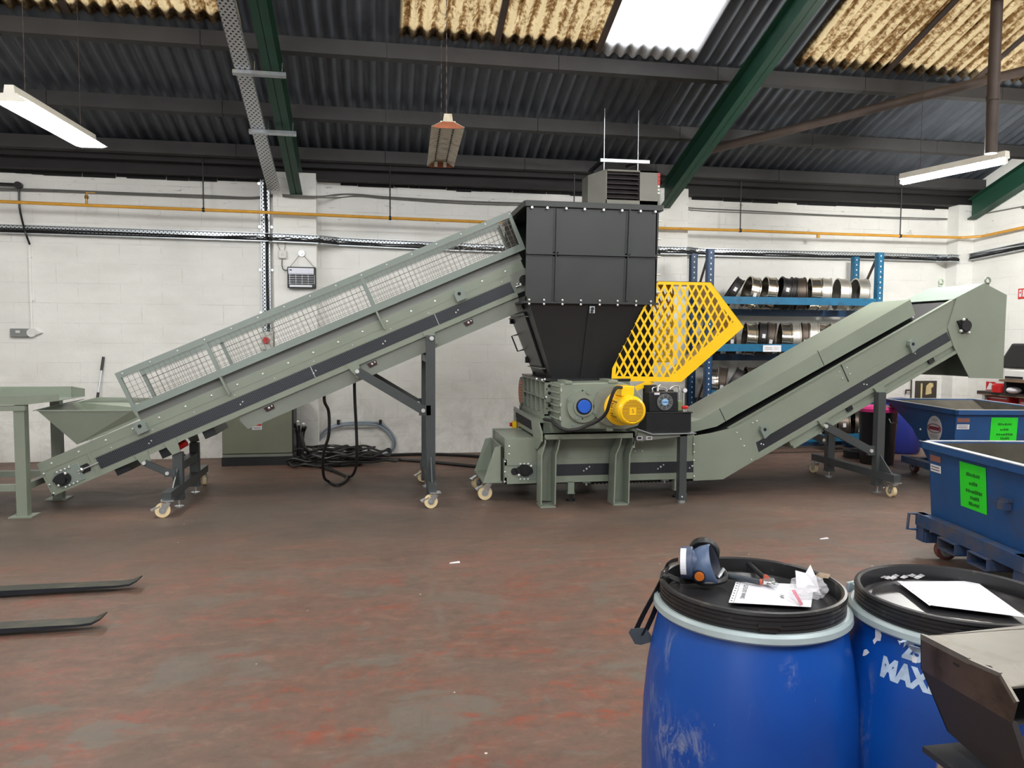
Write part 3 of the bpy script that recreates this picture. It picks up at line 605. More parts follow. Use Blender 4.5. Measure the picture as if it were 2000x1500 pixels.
def frame(o, a): return Mx.Translation(o) @ Mx.Rotation(-a, 4, 'Y')
PERF = perforated('perforated_dark_guard', (70, 75, 82), (14, 15, 18), .034, .0196, .0068, .35, .35)
MESHW = pm('mesh_wire', (112, 108, 100), .4, .5, .1, 12); GREENL = pm('sage_rail_paint', (126, 138, 131), .34, 0, .05, 3, coat=.3)
SKIRT = pm('grey_skirt_paint', (112, 114, 110), .45, 0, .05, 3); BELT = pm('black_belt', (34, 34, 36), .6, 0, .15, 9)
# ---------------- infeed
YI = 7.72; OI = PY(103, 969, YI); AI = rad(23.5); MI = frame(OI, AI); WI = .78
t = thing('infeed_conveyor', 'long sage green belt conveyor with mesh sides rising left to right into the dark hopper', 'conveyor', (OI.x+1.08, YI+.39, 0)); INF = t
I = MI.inverted()
def uvI(x, y, Y=YI): p = I @ PY(x, y, Y); return p.x, p.z
def bI(name, b, m, **k):
    par = k.pop('par', t); return build(b, name, m, par, M=MI, **k)
UE = 4.86
for y, sgn in ((0, 1), (WI, -1)):
    f = lambda d: y+sgn*d
    ch = bI('side_channel', B().box(0, UE, min(f(.008), f(.05)), max(f(.008), f(.05)), 0, .335).box(.47, UE, min(f(0), f(.03)), max(f(0), f(.03)), 0, .05).box(.47, UE, min(f(0), f(.03)), max(f(0), f(.03)), .175, .238).box(0, 5.03, min(f(.004), f(.03)), max(f(.004), f(.03)), .241, .335).box(.44, .469, min(f(0), f(.03)), max(f(0), f(.03)), .017, .239).box(0, .47, min(f(0), f(.03)), max(f(0), f(.03)), 0, .016).box(0, .016, min(f(0), f(.03)), max(f(0), f(.03)), 0, .24), GREEN, smooth=0)
    if y == 0:
        bI('perforated_strip', B().box(.49, UE-.02, .003, .008, .056, .17), PERF, par=ch, smooth=0)
        bb = B()
        for i in range(19):
            u = .12+.262*i; bb.ball((u, .003, .288), .0115, 8, (1, .7, 1))
        for i in range(12): bb.ball((.25+.41*i, -.001, .205), .006, 6, (1, .7, 1))
        for u in (.3, .98, 1.9, 2.66, 3.4, 4.2): bb.ball((u, .003, .1), .008, 6, (1, .7, 1)).ball((u+.03, .003, .115), .008, 6, (1, .7, 1))
        bI('bolts', bb, BOLT, par=ch)
        for u in (1.85, 3.47): bI('gusset_rib', B().prism([(u-.012, .43), (u+.008, .43), (u+.014, .225), (u-.002, .225)], -.045, .01), GREEN, par=ch, smooth=0)
        bI('seam_strip', B().box(2.655, 2.662, .001, .004, .054, .172).box(3.99, 3.996, .001, .004, .054, .172), GALV, par=ch, smooth=0)
bI('belt', B().box(.02, 4.95, .06, WI-.06, .05, .26), BELT, smooth=0)
bI('skirt', B().hexa([(1.0, .02, .335), (5.05, .02, .335), (5.05, .045, .335), (1.0, .045, .335), (1.0, .05, .425), (5.05, .05, .425), (5.05, .07, .425), (1.0, .07, .425)]), SKIRT, smooth=0)
bI('skirt', B().box(1.0, 5.05, WI-.05, WI-.03, .335, .425), SKIRT, smooth=0)
for y, sgn in ((0, 1), (WI, -1)):      # mesh guards both sides
    Ys = lambda a, c: (min(y+sgn*a, y+sgn*c), max(y+sgn*a, y+sgn*c))
    g = bI('mesh_guard', B().box(.985, 5.12, *Ys(-.01, .05), .772, .832).box(.985, 5.12, *Ys(-.006, .045), .418, .488).box(.985, 5.12, *Ys(-.018, -.0), .418, .424), GREENL, smooth=0)
    for u in (.985, 1.835, 3.455, 5.085): bI('guard_post', B().box(u, u+.035, *Ys(-.008, .03), .48, .78), GREENL, par=g, smooth=0)
    wv = B(); u = 1.02; k = 0
    while u < 5.09:
        wv.box(u-.0016, u+.0016, *Ys(.012, .015), .48, .78); u += .051
    for k in range(6): wv.box(1.0, 5.1, *Ys(.015, .018), .506+.051*k-.0016, .506+.051*k+.0016)
    bI('wire_mesh', wv, MESHW, par=g, smooth=0)
    if y == 0:
        bb = B()
        for i in range(16): bb.ball((1.05+.27*i, -.012, .805), .0085, 8, (1, .6, 1))
        bI('bolts', bb, BOLT, par=g)
bI('end_mesh', (lambda b: [b.box(5.1, 5.105, .02+.05*k, .024+.05*k, .48, .8) for k in range(16)] and b)(B()), MESHW, smooth=0)
lg = bI('return_guard', B().prism([(1.83, 0), (4.86, 0), (4.86, -.15), (1.86, -.15), (1.83, -.06)], .03, WI-.03), GREEN2, smooth=0)
for u, v in ((2.13, -.047), (3.22, -.05), (4.28, -.05)):
    c = bI('switch_slot', B().prism([(u-.05, v+.026), (u+.05, v+.026), (u+.046, v-.018), (u-.036, v-.022)], .02, .034), pm('dark_maroon_slot', (48, 14, 18), .5, 0, .2, 30) if 'dark_maroon_slot' not in bpy.data.materials else bpy.data.materials['dark_maroon_slot'], par=lg, smooth=0); bI('bolts', B().ball((u-.002, .018, v+.006), .013, 8).ball((u+.03, .018, v+.012), .009, 8), BOLT, par=lg)
bI('cross_cover', B().box(.56, .7, .1, WI-.1, -.07, .01).box(1.44, 1.56, .1, WI-.1, -.08, .01), BLACKM, smooth=0)
r_ = bI('pull_cord_switch', B().box(1.0, 1.08, .1, .25, -.09, 0), BLACK, smooth=0); bI('red_cap', B().cyl((1.13, .17, -.05), (1.25, .17, -.035), .035, 12), RED, par=r_)
for u, v in ((.99, .285), (4.3, .262)):
    lug = B().prism([(u-.05, v-.07), (u+.055, v-.07), (u+.055, v+.01), (u+.03, v+.045), (u-.025, v+.045), (u-.05, v+.015)], -.05, .005)
    l_ = bI('lifting_lug', lug, GREENL, smooth=0); bI('lug_hole', B().cyl((u, -.052, v), (u, -.03, v), .018, 14), DARK, par=l_)
# tail bearing
tp = bI('tail_plate', B().box(.1, .33, .0, .012, .028, .20), GREENL, bev=.004)
bI('bearing', B().prism([(.15+.075*cos(a)*(1.2 if abs(a-2.4) < .5 else 1), .108+.062*sin(a)) for a in [2*pi*i/20 for i in range(20)]], -.02, 0).cyl((.15, -.055, .105), (.15, 0, .105), .036, 18), BLACK, par=tp)
bI('take_up_screw', B().cyl((.3, -.006, .12), (.5, -.006, .12), .009, 8).ball((.34, -.01, .12), .022, 8), CHROME, par=tp); bI('slot_hole', B().prism([(.33, .08), (.40, .08), (.42, .12), (.40, .16), (.34, .16), (.32, .12)], -.0005, .009), DARK, par=tp)
bb = B()
for i in range(4): bb.ball((.13+.038*i, -.004, .19), .010, 8).ball((.14+.038*i, -.004, .032), .010, 8)
for v in (.02, .11, .225): bb.ball((.022, -.004, v), .010, 8)
bb.ball((.2, -.025, .15), .014, 8).ball((.1, -.025, .07), .014, 8); bI('bolts', bb, BOLT, par=tp)
# head end plate
hp = bI('head_plate', B().box(4.84, 5.04, .006, .02, .03, .245), GREEN2, smooth=0)
bI('head_bearing', B().cyl((4.98, -.03, .135), (4.98, .02, .135), .05, 16), BLACK, par=hp); bI('take_up_screw', B().cyl((4.87, -.01, .1), (5.02, -.01, .1), .008, 8).ball((4.93, -.012, .1), .02, 8).ball((4.9, -.012, .12), .014, 8), CHROME, par=hp)
# receiving hopper
A_, B_ = PY(73, 802, 7.62), PY(258, 802, 7.66); D_, C_ = PY(150, 868, YI+.0), PY(268, 815, YI)
yr = YI+WI; rear = lambda p, dy: V((p.x, dy, p.z))
A2, B2, D2, C2 = rear(A_, yr+.08), rear(B_, yr+.06), rear(D_, yr), rear(C_, yr)
hb = B().poly3([A_, B_, C_, D_], (0, .006, 0)).poly3([A2, B2, C2, D2], (0, -.006, 0)).poly3([A_, A2, D2, D_], (.006, 0, .004)).bar(A_, B_, .012, .012).bar(A2, B2, .012, .012).bar(A_, A2, .012, .012)
hb.poly3([A2+V((.0, -.002, 0)), B2+V((0, -.002, 0)), B2+V((0, -.002, .05)), A2+V((.2, -.002, .05))], (0, -.006, 0))
build(hb, 'receiving_hopper', GREEN, t, smooth=0)
# legs
def leg_set(t, X, yf, yr, zf, beams, bx, name='leg'):
    for y in (yf, yr):
        L = build(B().box(X-.045, X+.045, y-.04, y+.04, .085, zf).box(X-.05, X+.05, y-.045, y+.045, .075, .09), 'leg', CHAR, t, smooth=0)
        build(B().cyl((X, y, 0), (X, y, .012), .045, 16).cyl((X, y, .01), (X, y, .08), .012, 8), 'levelling_foot', CHROME, L)
    for z, a, c, h in beams: build(B().box(X-.04, X+.04, a, c, z-h/2, z+h/2), 'cross_beam', CHAR, t, smooth=0)
XA = PY(345, 900, 7.72).x; ya, yb_ = 7.78, 8.46
leg_set(t, XA, ya, yb_, .54, [(.40, ya, yb_, .08), (.19, 7.34, 8.9, .08)], 0)
build(B().prism([(7.52, .2), (ya, .2), (ya, .42)], XA-.006, XA+.006, 'x'), 'gusset', CHAR, t, smooth=0)
for y in (7.36, 8.88): castor(t, XA, y, .158, .066, .25 if y < 8 else -1.4)
for s, y in ((0, YI-.02), (1, YI+WI+.02)):
    for (ux, uv_) in ((1.16, -.06), (.875, -.055)):
        bI('leg_bracket', B().prism([(ux-.06, .05), (ux+.07, .05), (ux+.05, uv_-.03), (ux-.03, uv_-.03)], (-.012 if s == 0 else WI), (0 if s == 0 else WI+.012)), GREEN, smooth=0)
    p, q = PY(284, 903, YI-.02), PY(329, 923, YI-.02); p.y = q.y = y+(.0 if s else -.02)
    br = build(B().bar(p, q, .035, .06, (0, 0, 1)).box(q.x-.03, XA, q.y-.02, q.y+.02, q.z-.035, q.z+.035), 'leg_brace', CHAR, t, smooth=0)
    build(B().cyl((p.x, p.y-.035, p.z), (p.x, p.y, p.z), .017, 12).cyl((q.x, q.y-.035, q.z), (q.x, q.y, q.z), .017, 12), 'pivot_bolt', BOLT, br)
XB = PY(841, 800, 7.64).x; ya, yb_ = 7.64, 8.44; zB = PY(843, 655, 7.64).z
leg_set(t, XB, ya, yb_, zB, [(.19, 7.34, 8.8, .08), (1.45, ya, yb_, .07)], 0)
build(B().prism([(7.42, .2), (ya, .2), (ya, .52)], XB-.006, XB+.006, 'x').prism([(8.72, .2), (yb_, .2), (yb_, .52)], XB-.006, XB+.006, 'x'), 'gusset', CHAR, t, smooth=0)
for y, a in ((7.36, .12), (8.76, .3)): castor(t, XB+.02, y, .158, .066, a)
for s, y in ((0, 7.62), (1, YI+WI+.03)):
    for ux in (3.87, 3.05):
        bI('leg_bracket', B().prism([(ux-.07, .05), (ux+.05, .05), (ux+.04, -.11), (ux-.02, -.12)], (-.012 if s == 0 else WI), (0 if s == 0 else WI+.012)), GREEN, smooth=0)
    p, q = PY(698, 725, 7.64), PY(826, 801, 7.64); p.y = q.y = y
    br = build(B().bar(p, q, .045, .085, (0, 0, 1)).box(q.x-.04, XB, y-.02, y+.02, q.z-.05, q.z+.05), 'leg_brace', CHAR, t, smooth=0)
    build(B().cyl((p.x, y-.035, p.z), (p.x, y, p.z), .02, 12).cyl((q.x, y-.035, q.z), (q.x, y, q.z), .02, 12), 'pivot_bolt', BOLT, br)
q = PY(843, 661, 7.6); build(B().cyl((q.x, 7.585, q.z), (q.x, 7.605, q.z), .022, 12), 'pivot_bolt', BOLT, t)
# ---------------- outfeed
YO = 7.45; WO = .86; OO = PY(1412, 935, YO); AO = rad(27.9); MO = frame(OO, AO); IO = MO.inverted()
def uvO(x, y, Y=YO): p = IO @ PY(x, y, Y); return p.x, p.z
def xz(x, y, Y=YO): p = PY(x, y, Y); return p.x, p.z
t = thing('outfeed_conveyor', 'sage green cleated conveyor that runs beneath the shredder and climbs right to an angular hood', 'conveyor', (OO.x, YO+.43, 0))
bO = lambda name, b, m, **k: build(b, name, m, k.pop('par', t), M=MO, **k)
X0, X1 = PY(986, 920, YO).x, PY(1356, 900, YO).x
bed = B()
for y, s in ((YO, 1), (YO+WO, -1)):
    q = lambda a, c: (min(y+s*a, y+s*c), max(y+s*a, y+s*c))
    bed.box(X0, X1, *q(.01, .05), .195, .66).box(X0, X1, *q(0, .03), .195, .262).box(X0, X1, *q(0, .03), .382, .44).box(X0, X0+.02, *q(0, .05), .195, .44)
bed.box(X0-.004, X0+.008, YO+.01, YO+WO-.01, .2, .436)
bedo = build(bed, 'bed_frame', GREEN, t, smooth=0)
MB_ = Mx.Translation((X0, YO, .32))
build(B().box(.42, X1-X0, .003, .008, -.055, .06), 'perforated_strip', PERF, bedo, M=MB_, smooth=0)
bb = B()
for x in (X0+.85, X0+1.65, X0+2.0): bb.ball((x, YO, .33), .012, 6, (1, .5, 1)).ball((x+.03, YO, .35), .009, 6, (1, .5, 1)).ball((x-.03, YO, .31), .009, 6, (1, .5, 1))
for x in (1.37, 1.45): bb.ball((X0+x-.0, YO+.008, .5), .008, 6).ball((X0+x, YO+.008, .6), .008, 6)
build(bb, 'bolts', BOLT, bedo)
build(B().box(X0+.1, X1+.2, YO+.07, YO+WO-.07, .17, .42), 'belt', BELT, t, smooth=0)
cl = B()
for i in range(34): cl.box(X0+.9+.04*i, X0+.915+.04*i, YO+.06, YO+WO-.06, .155, .172)
build(cl, 'belt_cleats', RUBBER, t, smooth=0)
# tail box, guard and bearing plate at the left end
xa, xb = PY(1002, 870, 7.4).x, PY(1052, 870, 7.4).x
z0, z1 = .44, PY(990, 859, 7.4).z; xt = PY(987, 845, 7.5).x
build(B().box(xt, 1.7, YO+.0, YO+WO, z0, z1), 'tail_cover', GREEN, t, smooth=0)
bb = B()
for y in (YO-.004,):
    for z in (.5, .58): bb.ball((xt+.03, y, z), .009, 6)
build(bb, 'bolts', BOLT, t)
tp = build(B().box(X0+.14, X0+.40, YO-.002, YO+.012, .235, .40), 'tail_plate', GREENL, t, bev=.004)
c = PY(1024, 918, YO); build(B().prism([(c.x+.085*cos(a+.55)*(1 if abs(cos(a)) > .6 else .75), c.z+.062*sin(a+.35)) for a in [2*pi*i/18 for i in range(18)]], YO-.03, YO-.002).cyl((c.x, YO-.05, c.z), (c.x, YO, c.z), .04, 16), 'bearing', BLACK, tp)
build(B().cyl((X0+.1, YO-.0, .32), (X0+.1, YO+.0095, .32), .036, 16), 'slot_hole', DARK, tp)
bb = B()
for i in range(3): bb.ball((c.x-.04+.04*i, YO-.006, .395), .012, 8).ball((c.x-.04+.04*i, YO-.006, .24), .012, 8)
bb.ball((c.x+.065, YO-.035, c.z+.045), .015, 8).ball((c.x-.06, YO-.035, c.z-.045), .015, 8)
for z in (.22, .32, .425): bb.ball((X0+.0, YO-.004, z), .011, 8)
build(bb, 'bolts', BOLT, tp)
# caster bracket at the left end
p = [PY(978, 895, YO), PY(965, 938, YO)]; xl = PY(942, 935, 7.55).x
bk = B()
for y in (7.52, 7.52+.68):
    bk.prism([(X0-.02, .57), (X0-.02, .20), (xl, .20), (xl+.02, .25), (X0-.09, .56)], y, y+.012)
bk.box(X0-.03, X0-.018, 7.52, 8.2, .2, .57).prism([(xl, .20), (X0-.02, .20), (X0-.02, .215), (xl, .215)], 7.50, 8.22)
build(bk, 'caster_bracket', GREEN, t, smooth=0)
for y, a in ((7.66, .1), (8.25, .5)): castor(t, xl+.08, y, .198, .074, a)
# kinked side plate, inclined sides, strip
for y, s in ((0, 1), (WO, -1)):
    q = lambda a, c: (min(y+s*a, y+s*c), max(y+s*a, y+s*c))
    u2 = 3.36
    si = bO('side_channel', B().box(.3, u2, *q(.012, .05), -.01, .45).box(.42, u2, *q(.004, .03), -.012, .052).box(.42, u2, *q(.004, .03), .162, .228).box(.3, u2, *q(.0, .014), .442, .450), GREEN, smooth=0)
    kp = build(B().prism([xz(1354, 852), xz(1390, 846), xz(1430, 836), xz(1464, 822), xz(1484, 893), xz(1412, 936), xz(1354, 939)], *((YO-.004, YO+.02) if y == 0 else (YO+WO-.02, YO+WO+.004))), 'kink_plate', GREEN, t, smooth=0)
    if y == 0:
        bO('perforated_strip', B().box(.385, 3.05, .005, .012, .054, .16), PERF, par=si, smooth=0)
        bO('joint_line', B().box(.0, .004, .01, .013, .0, .01).box(1.75, 1.756, .004, .013, .23, .44), DARK, par=si, smooth=0)
        bb = B()
        for px in ((1355, 868), (1355, 883), (1355, 899), (1355, 930), (1439, 845), (1446, 858), (1453, 871), (1467, 898), (1470, 826), (1478, 822)):
            w_ = PY(px[0], px[1], YO-.004); bb.ball((w_.x, YO-.006, w_.z), .009, 6)
        build(bb, 'bolts', BOLT, kp)
        bb = B()
        for u, v in ((1.7, .3), (1.7, .38), (1.8, .3), (1.8, .38), (2.75, .5), (.55, .12), (.57, .1), (1.9, .12), (1.93, .1), (2.6, .13)): bb.ball((u, .004, v), .008, 6)
        bO('bolts', bb, BOLT, par=si)
bO('belt', B().box(.1, 3.3, .06, WO-.06, .06, .43), DARK, smooth=0)  # box in void colour, paints the shaded gap below the cover
for (px, py) in ((1490, 838), (1778, 672)):
    u, v = uvO(px, py); l_ = bO('lifting_lug', B().prism([(u-.045, v-.09), (u+.05, v-.07), (u+.05, v+.02), (u+.02, v+.045), (u-.02, v+.045), (u-.045, v+.01)], -.045, .005), GREENL, smooth=0)
    bO('lug_hole', B().cyl((u, -.047, v), (u, -.03, v), .018, 14), DARK, par=l_)
bO('return_guard', B().box(.857, 1.27, .03, WO-.03, -.11, -.01).box(1.30, 2.02, .03, WO-.03, -.10, -.01).box(2.06, 3.12, .03, WO-.03, -.11, -.01).box(.86, 3.12, .0, .03, -.11, -.075), GREEN, smooth=0)
for u in (1.64, 2.75): bO('switch_slot', B().box(u-.04, u+.03, .0, .031, -.06, -.015), BLACK, smooth=0)
# cover
yc0, yc1 = YO+.1, YO+WO-.1
cv = B().prism([xz(1349, 824, yc0), xz(1369, 819, yc0), xz(1405, 798, yc0), xz(1441, 809, yc0), xz(1400, 833, yc0), xz(1350, 845, yc0)], yc0, yc1)
c1 = build(cv, 'cover', GREEN, t, smooth=0)
ua, va = (IO @ PY(1405, 798, yc0)).x, (IO @ PY(1405, 798, yc0)).z; ub, vb = (IO @ PY(1778, 585, yc0)).x, (IO @ PY(1778, 585, yc0)).z
uc, vc = (IO @ PY(1788, 615, yc0)).x, (IO @ PY(1788, 615, yc0)).z; ud, vd = (IO @ PY(1441, 809, yc0)).x, (IO @ PY(1441, 809, yc0)).z
bO('cover', B().prism([(ua, va), (ub, vb), (uc, vc), (ud, vd)], .1, WO-.1), GREEN, smooth=0)
bO('cover_flap', B().poly3([(ub, .1, vb), (uc, .1, vc), (uc+.12, .32, vc+.0), (ub+.05, .32, vb-.03)], (0, .006, 0)), GREENL, smooth=0)
bO('cover_joint', B().box(ua-.002, ua+.004, .097, .101, vd, va).box(1.62, 1.625, .097, .101, .5, .68), DARK, smooth=0)
# hood
hpts = [xz(1868, 582), xz(1922, 554), xz(1966, 577), xz(1957, 740), xz(1893, 738), xz(1862, 676), xz(1850, 640)]
hd = build(B().prism(hpts, YO-.004, YO+.008), 'hood_side', GREEN, t, smooth=0)
build(B().prism(hpts[:5]+[hpts[5], (hpts[0][0]-.62, hpts[0][1]-.13)], YO+WO-.008, YO+WO+.004), 'hood_side', GREEN, t, smooth=0)
def sheet(a, c, mat=GREENL): return build(B().poly3([(a[0], YO-.002, a[1]), (c[0], YO-.002, c[1]), (c[0], YO+WO, c[1]), (a[0], YO+WO, a[1])], (0, 0, .006)), 'hood_sheet', mat, t, smooth=0)
lo = (hpts[0][0]-.04, hpts[0][1]-.02)
sheet(lo, hpts[1]); sheet(hpts[1], hpts[2]); build(B().box(hpts[2][0]-.012, hpts[2][0], YO, YO+WO, hpts[3][1], hpts[2][1]), 'hood_sheet', GREEN, t, smooth=0)
build(B().prism([hpts[4], hpts[5], (hpts[5][0]-.25, hpts[5][1]-.33), (hpts[5][0]-.2, hpts[4][1])], YO+WO-.02, YO+WO-.008), 'shaded_hood_back', DARK, t, smooth=0)  # dark sheet, shade of the rear hood plate put into its colour
for y, (px, py) in ((YO, (1929, 548)), (YO+WO, (1838, 550))):
    w_ = PY(px, py, y); rg = B()
    rg.lathe([(.022, -.006), (.04, -.006), (.04, .006), (.022, .006)], 18, (w_.x, w_.y, w_.z), 'y', closed=True); rg.box(w_.x-.03, w_.x+.018, w_.y-.006, w_.y+.006, w_.z-.1, w_.z-.03)
    build(rg, 'lifting_eye', GREEN, t, smooth=40)
w_ = PY(1881, 636, YO); hb_ = build(B().cyl((w_.x, YO-.06, w_.z), (w_.x, YO, w_.z), .06, 18).prism([(w_.x-.09, w_.z+.05), (w_.x+.03, w_.z+.08), (w_.x+.07, w_.z-.06), (w_.x-.02, w_.z-.09)], YO-.03, YO), 'head_bearing', BLACK, t)
build(B().ball((w_.x-.03, YO-.04, w_.z+.065), .018, 8).ball((w_.x-.05, YO-.03, w_.z-.06), .02, 8).ball((w_.x+.05, YO-.03, w_.z-.075), .018, 8), 'bolts', BOLT, hb_)
# legs
XC = PY(1716, 860, 7.40).x; ya, yb_ = 7.40, 8.3; zC = PY(1718, 766, 7.4).z
leg_set(t, XC, ya, yb_, zC, [(.20, 7.08, 8.62, .08)], 0)
build(B().prism([(7.14, .22), (ya, .22), (ya, .45)], XC-.006, XC+.006, 'x'), 'gusset', CHAR, t, smooth=0)
for y, a in ((7.12, -1.5), (8.58, -1.5)): castor(t, XC, y, .16, .06, a)
for y in (7.40, 8.3):
    p, q = PY(1611, 832, 7.4), PY(1699, 880, 7.4); p.y = q.y = y
    br = build(B().bar(p, q, .045, .085, (0, 0, 1)).box(q.x-.03, XC, y-.02, y+.02, q.z-.05, q.z+.05), 'leg_brace', CHAR, t, smooth=0)
    build(B().cyl((p.x, y-.035, p.z), (p.x, y, p.z), .02, 12).cyl((q.x, y-.035, q.z), (q.x, y, q.z), .02, 12), 'pivot_bolt', BOLT, br)
for u in (1.29, 2.03):
    for s in (0, 1): bO('leg_bracket', B().prism([(u-.06, .03), (u+.06, .03), (u+.045, -.09), (u-.04, -.09)], -.03 if s == 0 else WO, .004 if s == 0 else WO+.03), GREEN, smooth=0)
for px, nm in ((1115, 0), (1322, 1)):      # bed feet
    w_ = PY(px, 950, YO+.02); f = build(B().box(w_.x-.035, w_.x+.03, YO+.0, YO+.06, .085, .2).box(w_.x-.04, w_.x+.035, YO-.005, YO+.065, .075, .09), 'bed_foot', GREEN, t, smooth=0)
    build(B().cyl((w_.x, YO+.03, 0), (w_.x, YO+.03, .02), .045, 16).cyl((w_.x, YO+.03, .02), (w_.x, YO+.03, .08), .016, 8), 'levelling_foot', BLACK, f)
for px in (1146, 1299): w_ = PY(px, 942, YO+.02); build(B().box(w_.x-.04, w_.x+.04, YO+.02, YO+.06, .178, .192).cyl((w_.x, YO+.04, .15), (w_.x, YO+.04, .18), .012, 8), 'under_clip', GREENL, t, smooth=0)
# ------------------------------------------------------------------ shredder
YH = 7.4; YHR = 8.72
t = thing('shredder', 'twin shaft shredder with tall charcoal hopper and sage green legged base', 'machine', (2.1, 7.9, 0)); SH = t
a, c = PY(1029, 400, YH), PY(1284, 592, YH); hx0, hx1, hz0, hz1 = a.x, PY(1286, 500, YH).x, PY(1150, 592, YH).z, PY(1150, 402, YH).z
hx1b = hx1-.02
hb = B().hexa([(hx0-.01, YH, hz0), (hx1b, YH, hz0), (hx1b, YH+.012, hz0), (hx0-.01, YH+.012, hz0), (hx0, YH, hz1), (hx1, YH, hz1), (hx1, YH+.012, hz1), (hx0, YH+.012, hz1)])
hb.box(hx1b-.012, hx1b, YH, YHR, hz0, hz1).box(hx0, hx1b, YHR-.012, YHR, hz0, hz1).box(hx0, hx1, YH, YHR, hz1-.012, hz1)
hb.box(hx0-.01, hx0+.002, YH, YHR, hz0-.0, hz0+.06)
hop = build(hb, 'hopper_box', HOP, t, smooth=0)
build(B().box(hx0-.02, hx1+.04, YH-.025, YH+.03, hz1-.03, hz1+.03).box(hx1-.01, hx1+.04, YH, YHR, hz1-.03, hz1+.03).box(hx0-.03, hx0+.03, YH, YHR+.02, hz1-.03, hz1+.03).box(hx0, hx1, YHR-.02, YHR+.03, hz1-.03, hz1+.03), 'top_flange', HOP, hop, bev=.006)
build(B().box(hx0-.03, hx1b+.02, YH-.018, YH+.02, hz0-.008, hz0+.012).box(hx1b-.01, hx1b+.03, YH, YHR, hz0-.008, hz0+.012).box(hx0-.05, hx0, YH, YHR, hz0-.008, hz0+.012), 'bottom_flange', HOP, hop, smooth=0)
r = B()
for (xt, xb) in ((1087, 1083), (1229, 1222)):
    p, q = PY(xt, 408, YH), PY(xb, 588, YH); r.hexa([(q.x-.028, YH-.006, q.z), (q.x+.028, YH-.006, q.z), (q.x+.028, YH, q.z), (q.x-.028, YH, q.z), (p.x-.028, YH-.006, p.z), (p.x+.028, YH-.006, p.z), (p.x+.028, YH, p.z), (p.x-.028, YH, p.z)])
    r.hexa([(q.x-.006, YH-.03, q.z), (q.x+.006, YH-.03, q.z), (q.x+.006, YH, q.z), (q.x-.006, YH, q.z), (p.x-.006, YH-.03, p.z), (p.x+.006, YH-.03, p.z), (p.x+.006, YH, p.z), (p.x-.006, YH, p.z)])
zm = (hz0+hz1)/2-.005
r.box(hx0, hx1-.02, YH-.03, YH, zm-.006, zm+.006).box(hx0, hx1-.02, YH-.006, YH, zm-.022, zm+.022)
build(r, 'stiffening_rib', HOP, hop, smooth=0)
bb = B()
for i, px in enumerate((1039, 1069, 1106, 1142, 1179, 1215, 1251, 1280)):
    p = PY(px, 405+.04*(px-1030), YH-.03); bb.cyl((p.x, YH-.04, hz1-.04), (p.x, YH, hz1-.04), .012, 8)
for i, px in enumerate((1034, 1063, 1099, 1135, 1172, 1207, 1243, 1272)):
    p = PY(px, 590, YH-.03); bb.ball((p.x, YH-.02, hz0-.016), .012, 8).ball((p.x, YH-.02, hz0+.024), .012, 8)
for k in range(5): bb.cyl((hx1-.01, YH+.02, hz0+.12+.18*k), (hx1+.03, YH+.02, hz0+.12+.18*k), .009, 8)
build(bb, 'bolts', BOLT, hop)
# funnel
fz1, fz0 = hz0-.01, PY(1130, 742, 7.6).z; y0, y1, by0, by1 = YH+.03, YHR-.05, 7.62, 8.5
tl, tr = PY(1034, 596, y0).x, PY(1276, 599, y0).x; bl, br_ = PY(1080, 738, by0).x, PY(1276, 738, by0).x
F = [(bl, by0, fz0), (br_, by0, fz0), (br_, by1, fz0), (bl, by1, fz0), (tl, y0, fz1), (tr, y0, fz1), (tr, y1, fz1), (tl, y1, fz1)]
fun = build(B().hexa(F), 'hopper_funnel', FUN, t, smooth=0)
p, q = PY(1155, 603, y0), PY(1137, 738, by0); n = V((0, -1, -.25)).normalized()
build(B().bar(V((p.x, y0-.005, fz1-.02)), V((q.x, by0-.005, fz0)), .055, .012, n), 'stiffening_rib', FUN, fun, smooth=0)
p = PY(1156, 605, y0); b = build(B().cbox((p.x, y0-.005, p.z), .055, .02, .07), 'catch_plate', GALV, fun, smooth=0); build(B().cyl((p.x, y0-.03, p.z+.01), (p.x, y0, p.z+.01), .016, 10).cyl((p.x-.005, y0-.03, p.z-.018), (p.x-.005, y0, p.z-.018), .014, 10), 'catch', BLACK, b)
# inspection door on the sloping left side
def fl(s, v, off=0.):     # point on the left face, s 0 front..1 back, v 0 bottom..1 top
    P0 = V(F[0]).lerp(V(F[3]), s); P1 = V(F[4]).lerp(V(F[7]), s); nn = V((-1, 0, -.28)).normalized(); return P0.lerp(P1, v)+nn*off
dr = build(B().poly3([fl(.25, .08, .004), fl(.95, .08, .004), fl(.95, .9, .004), fl(.25, .9, .004)], fl(0, 0, .02)-fl(0, 0, 0)), 'inspection_door', BLACKM, fun, smooth=0)
h0, h1 = fl(.9, .62, .03), fl(.9, .40, .03); o_ = V((-.07, 0, -.02)); build(B().tube([h0, h0+o_, h1+o_, h1], .009, 8, smooth=False), 'handle', BLACK, dr)
for v in (.82, .25): p = fl(.92, v, .03); build(B().cbox(p, .05, .05, .07), 'latch', BLACK, dr, smooth=0)
for v in (.15, .85): build(B().bar(fl(.2, v, .02), fl(1, v, .02), .05, .01, (0, 0, 1)), 'door_strap', GREEN2, dr, smooth=0)
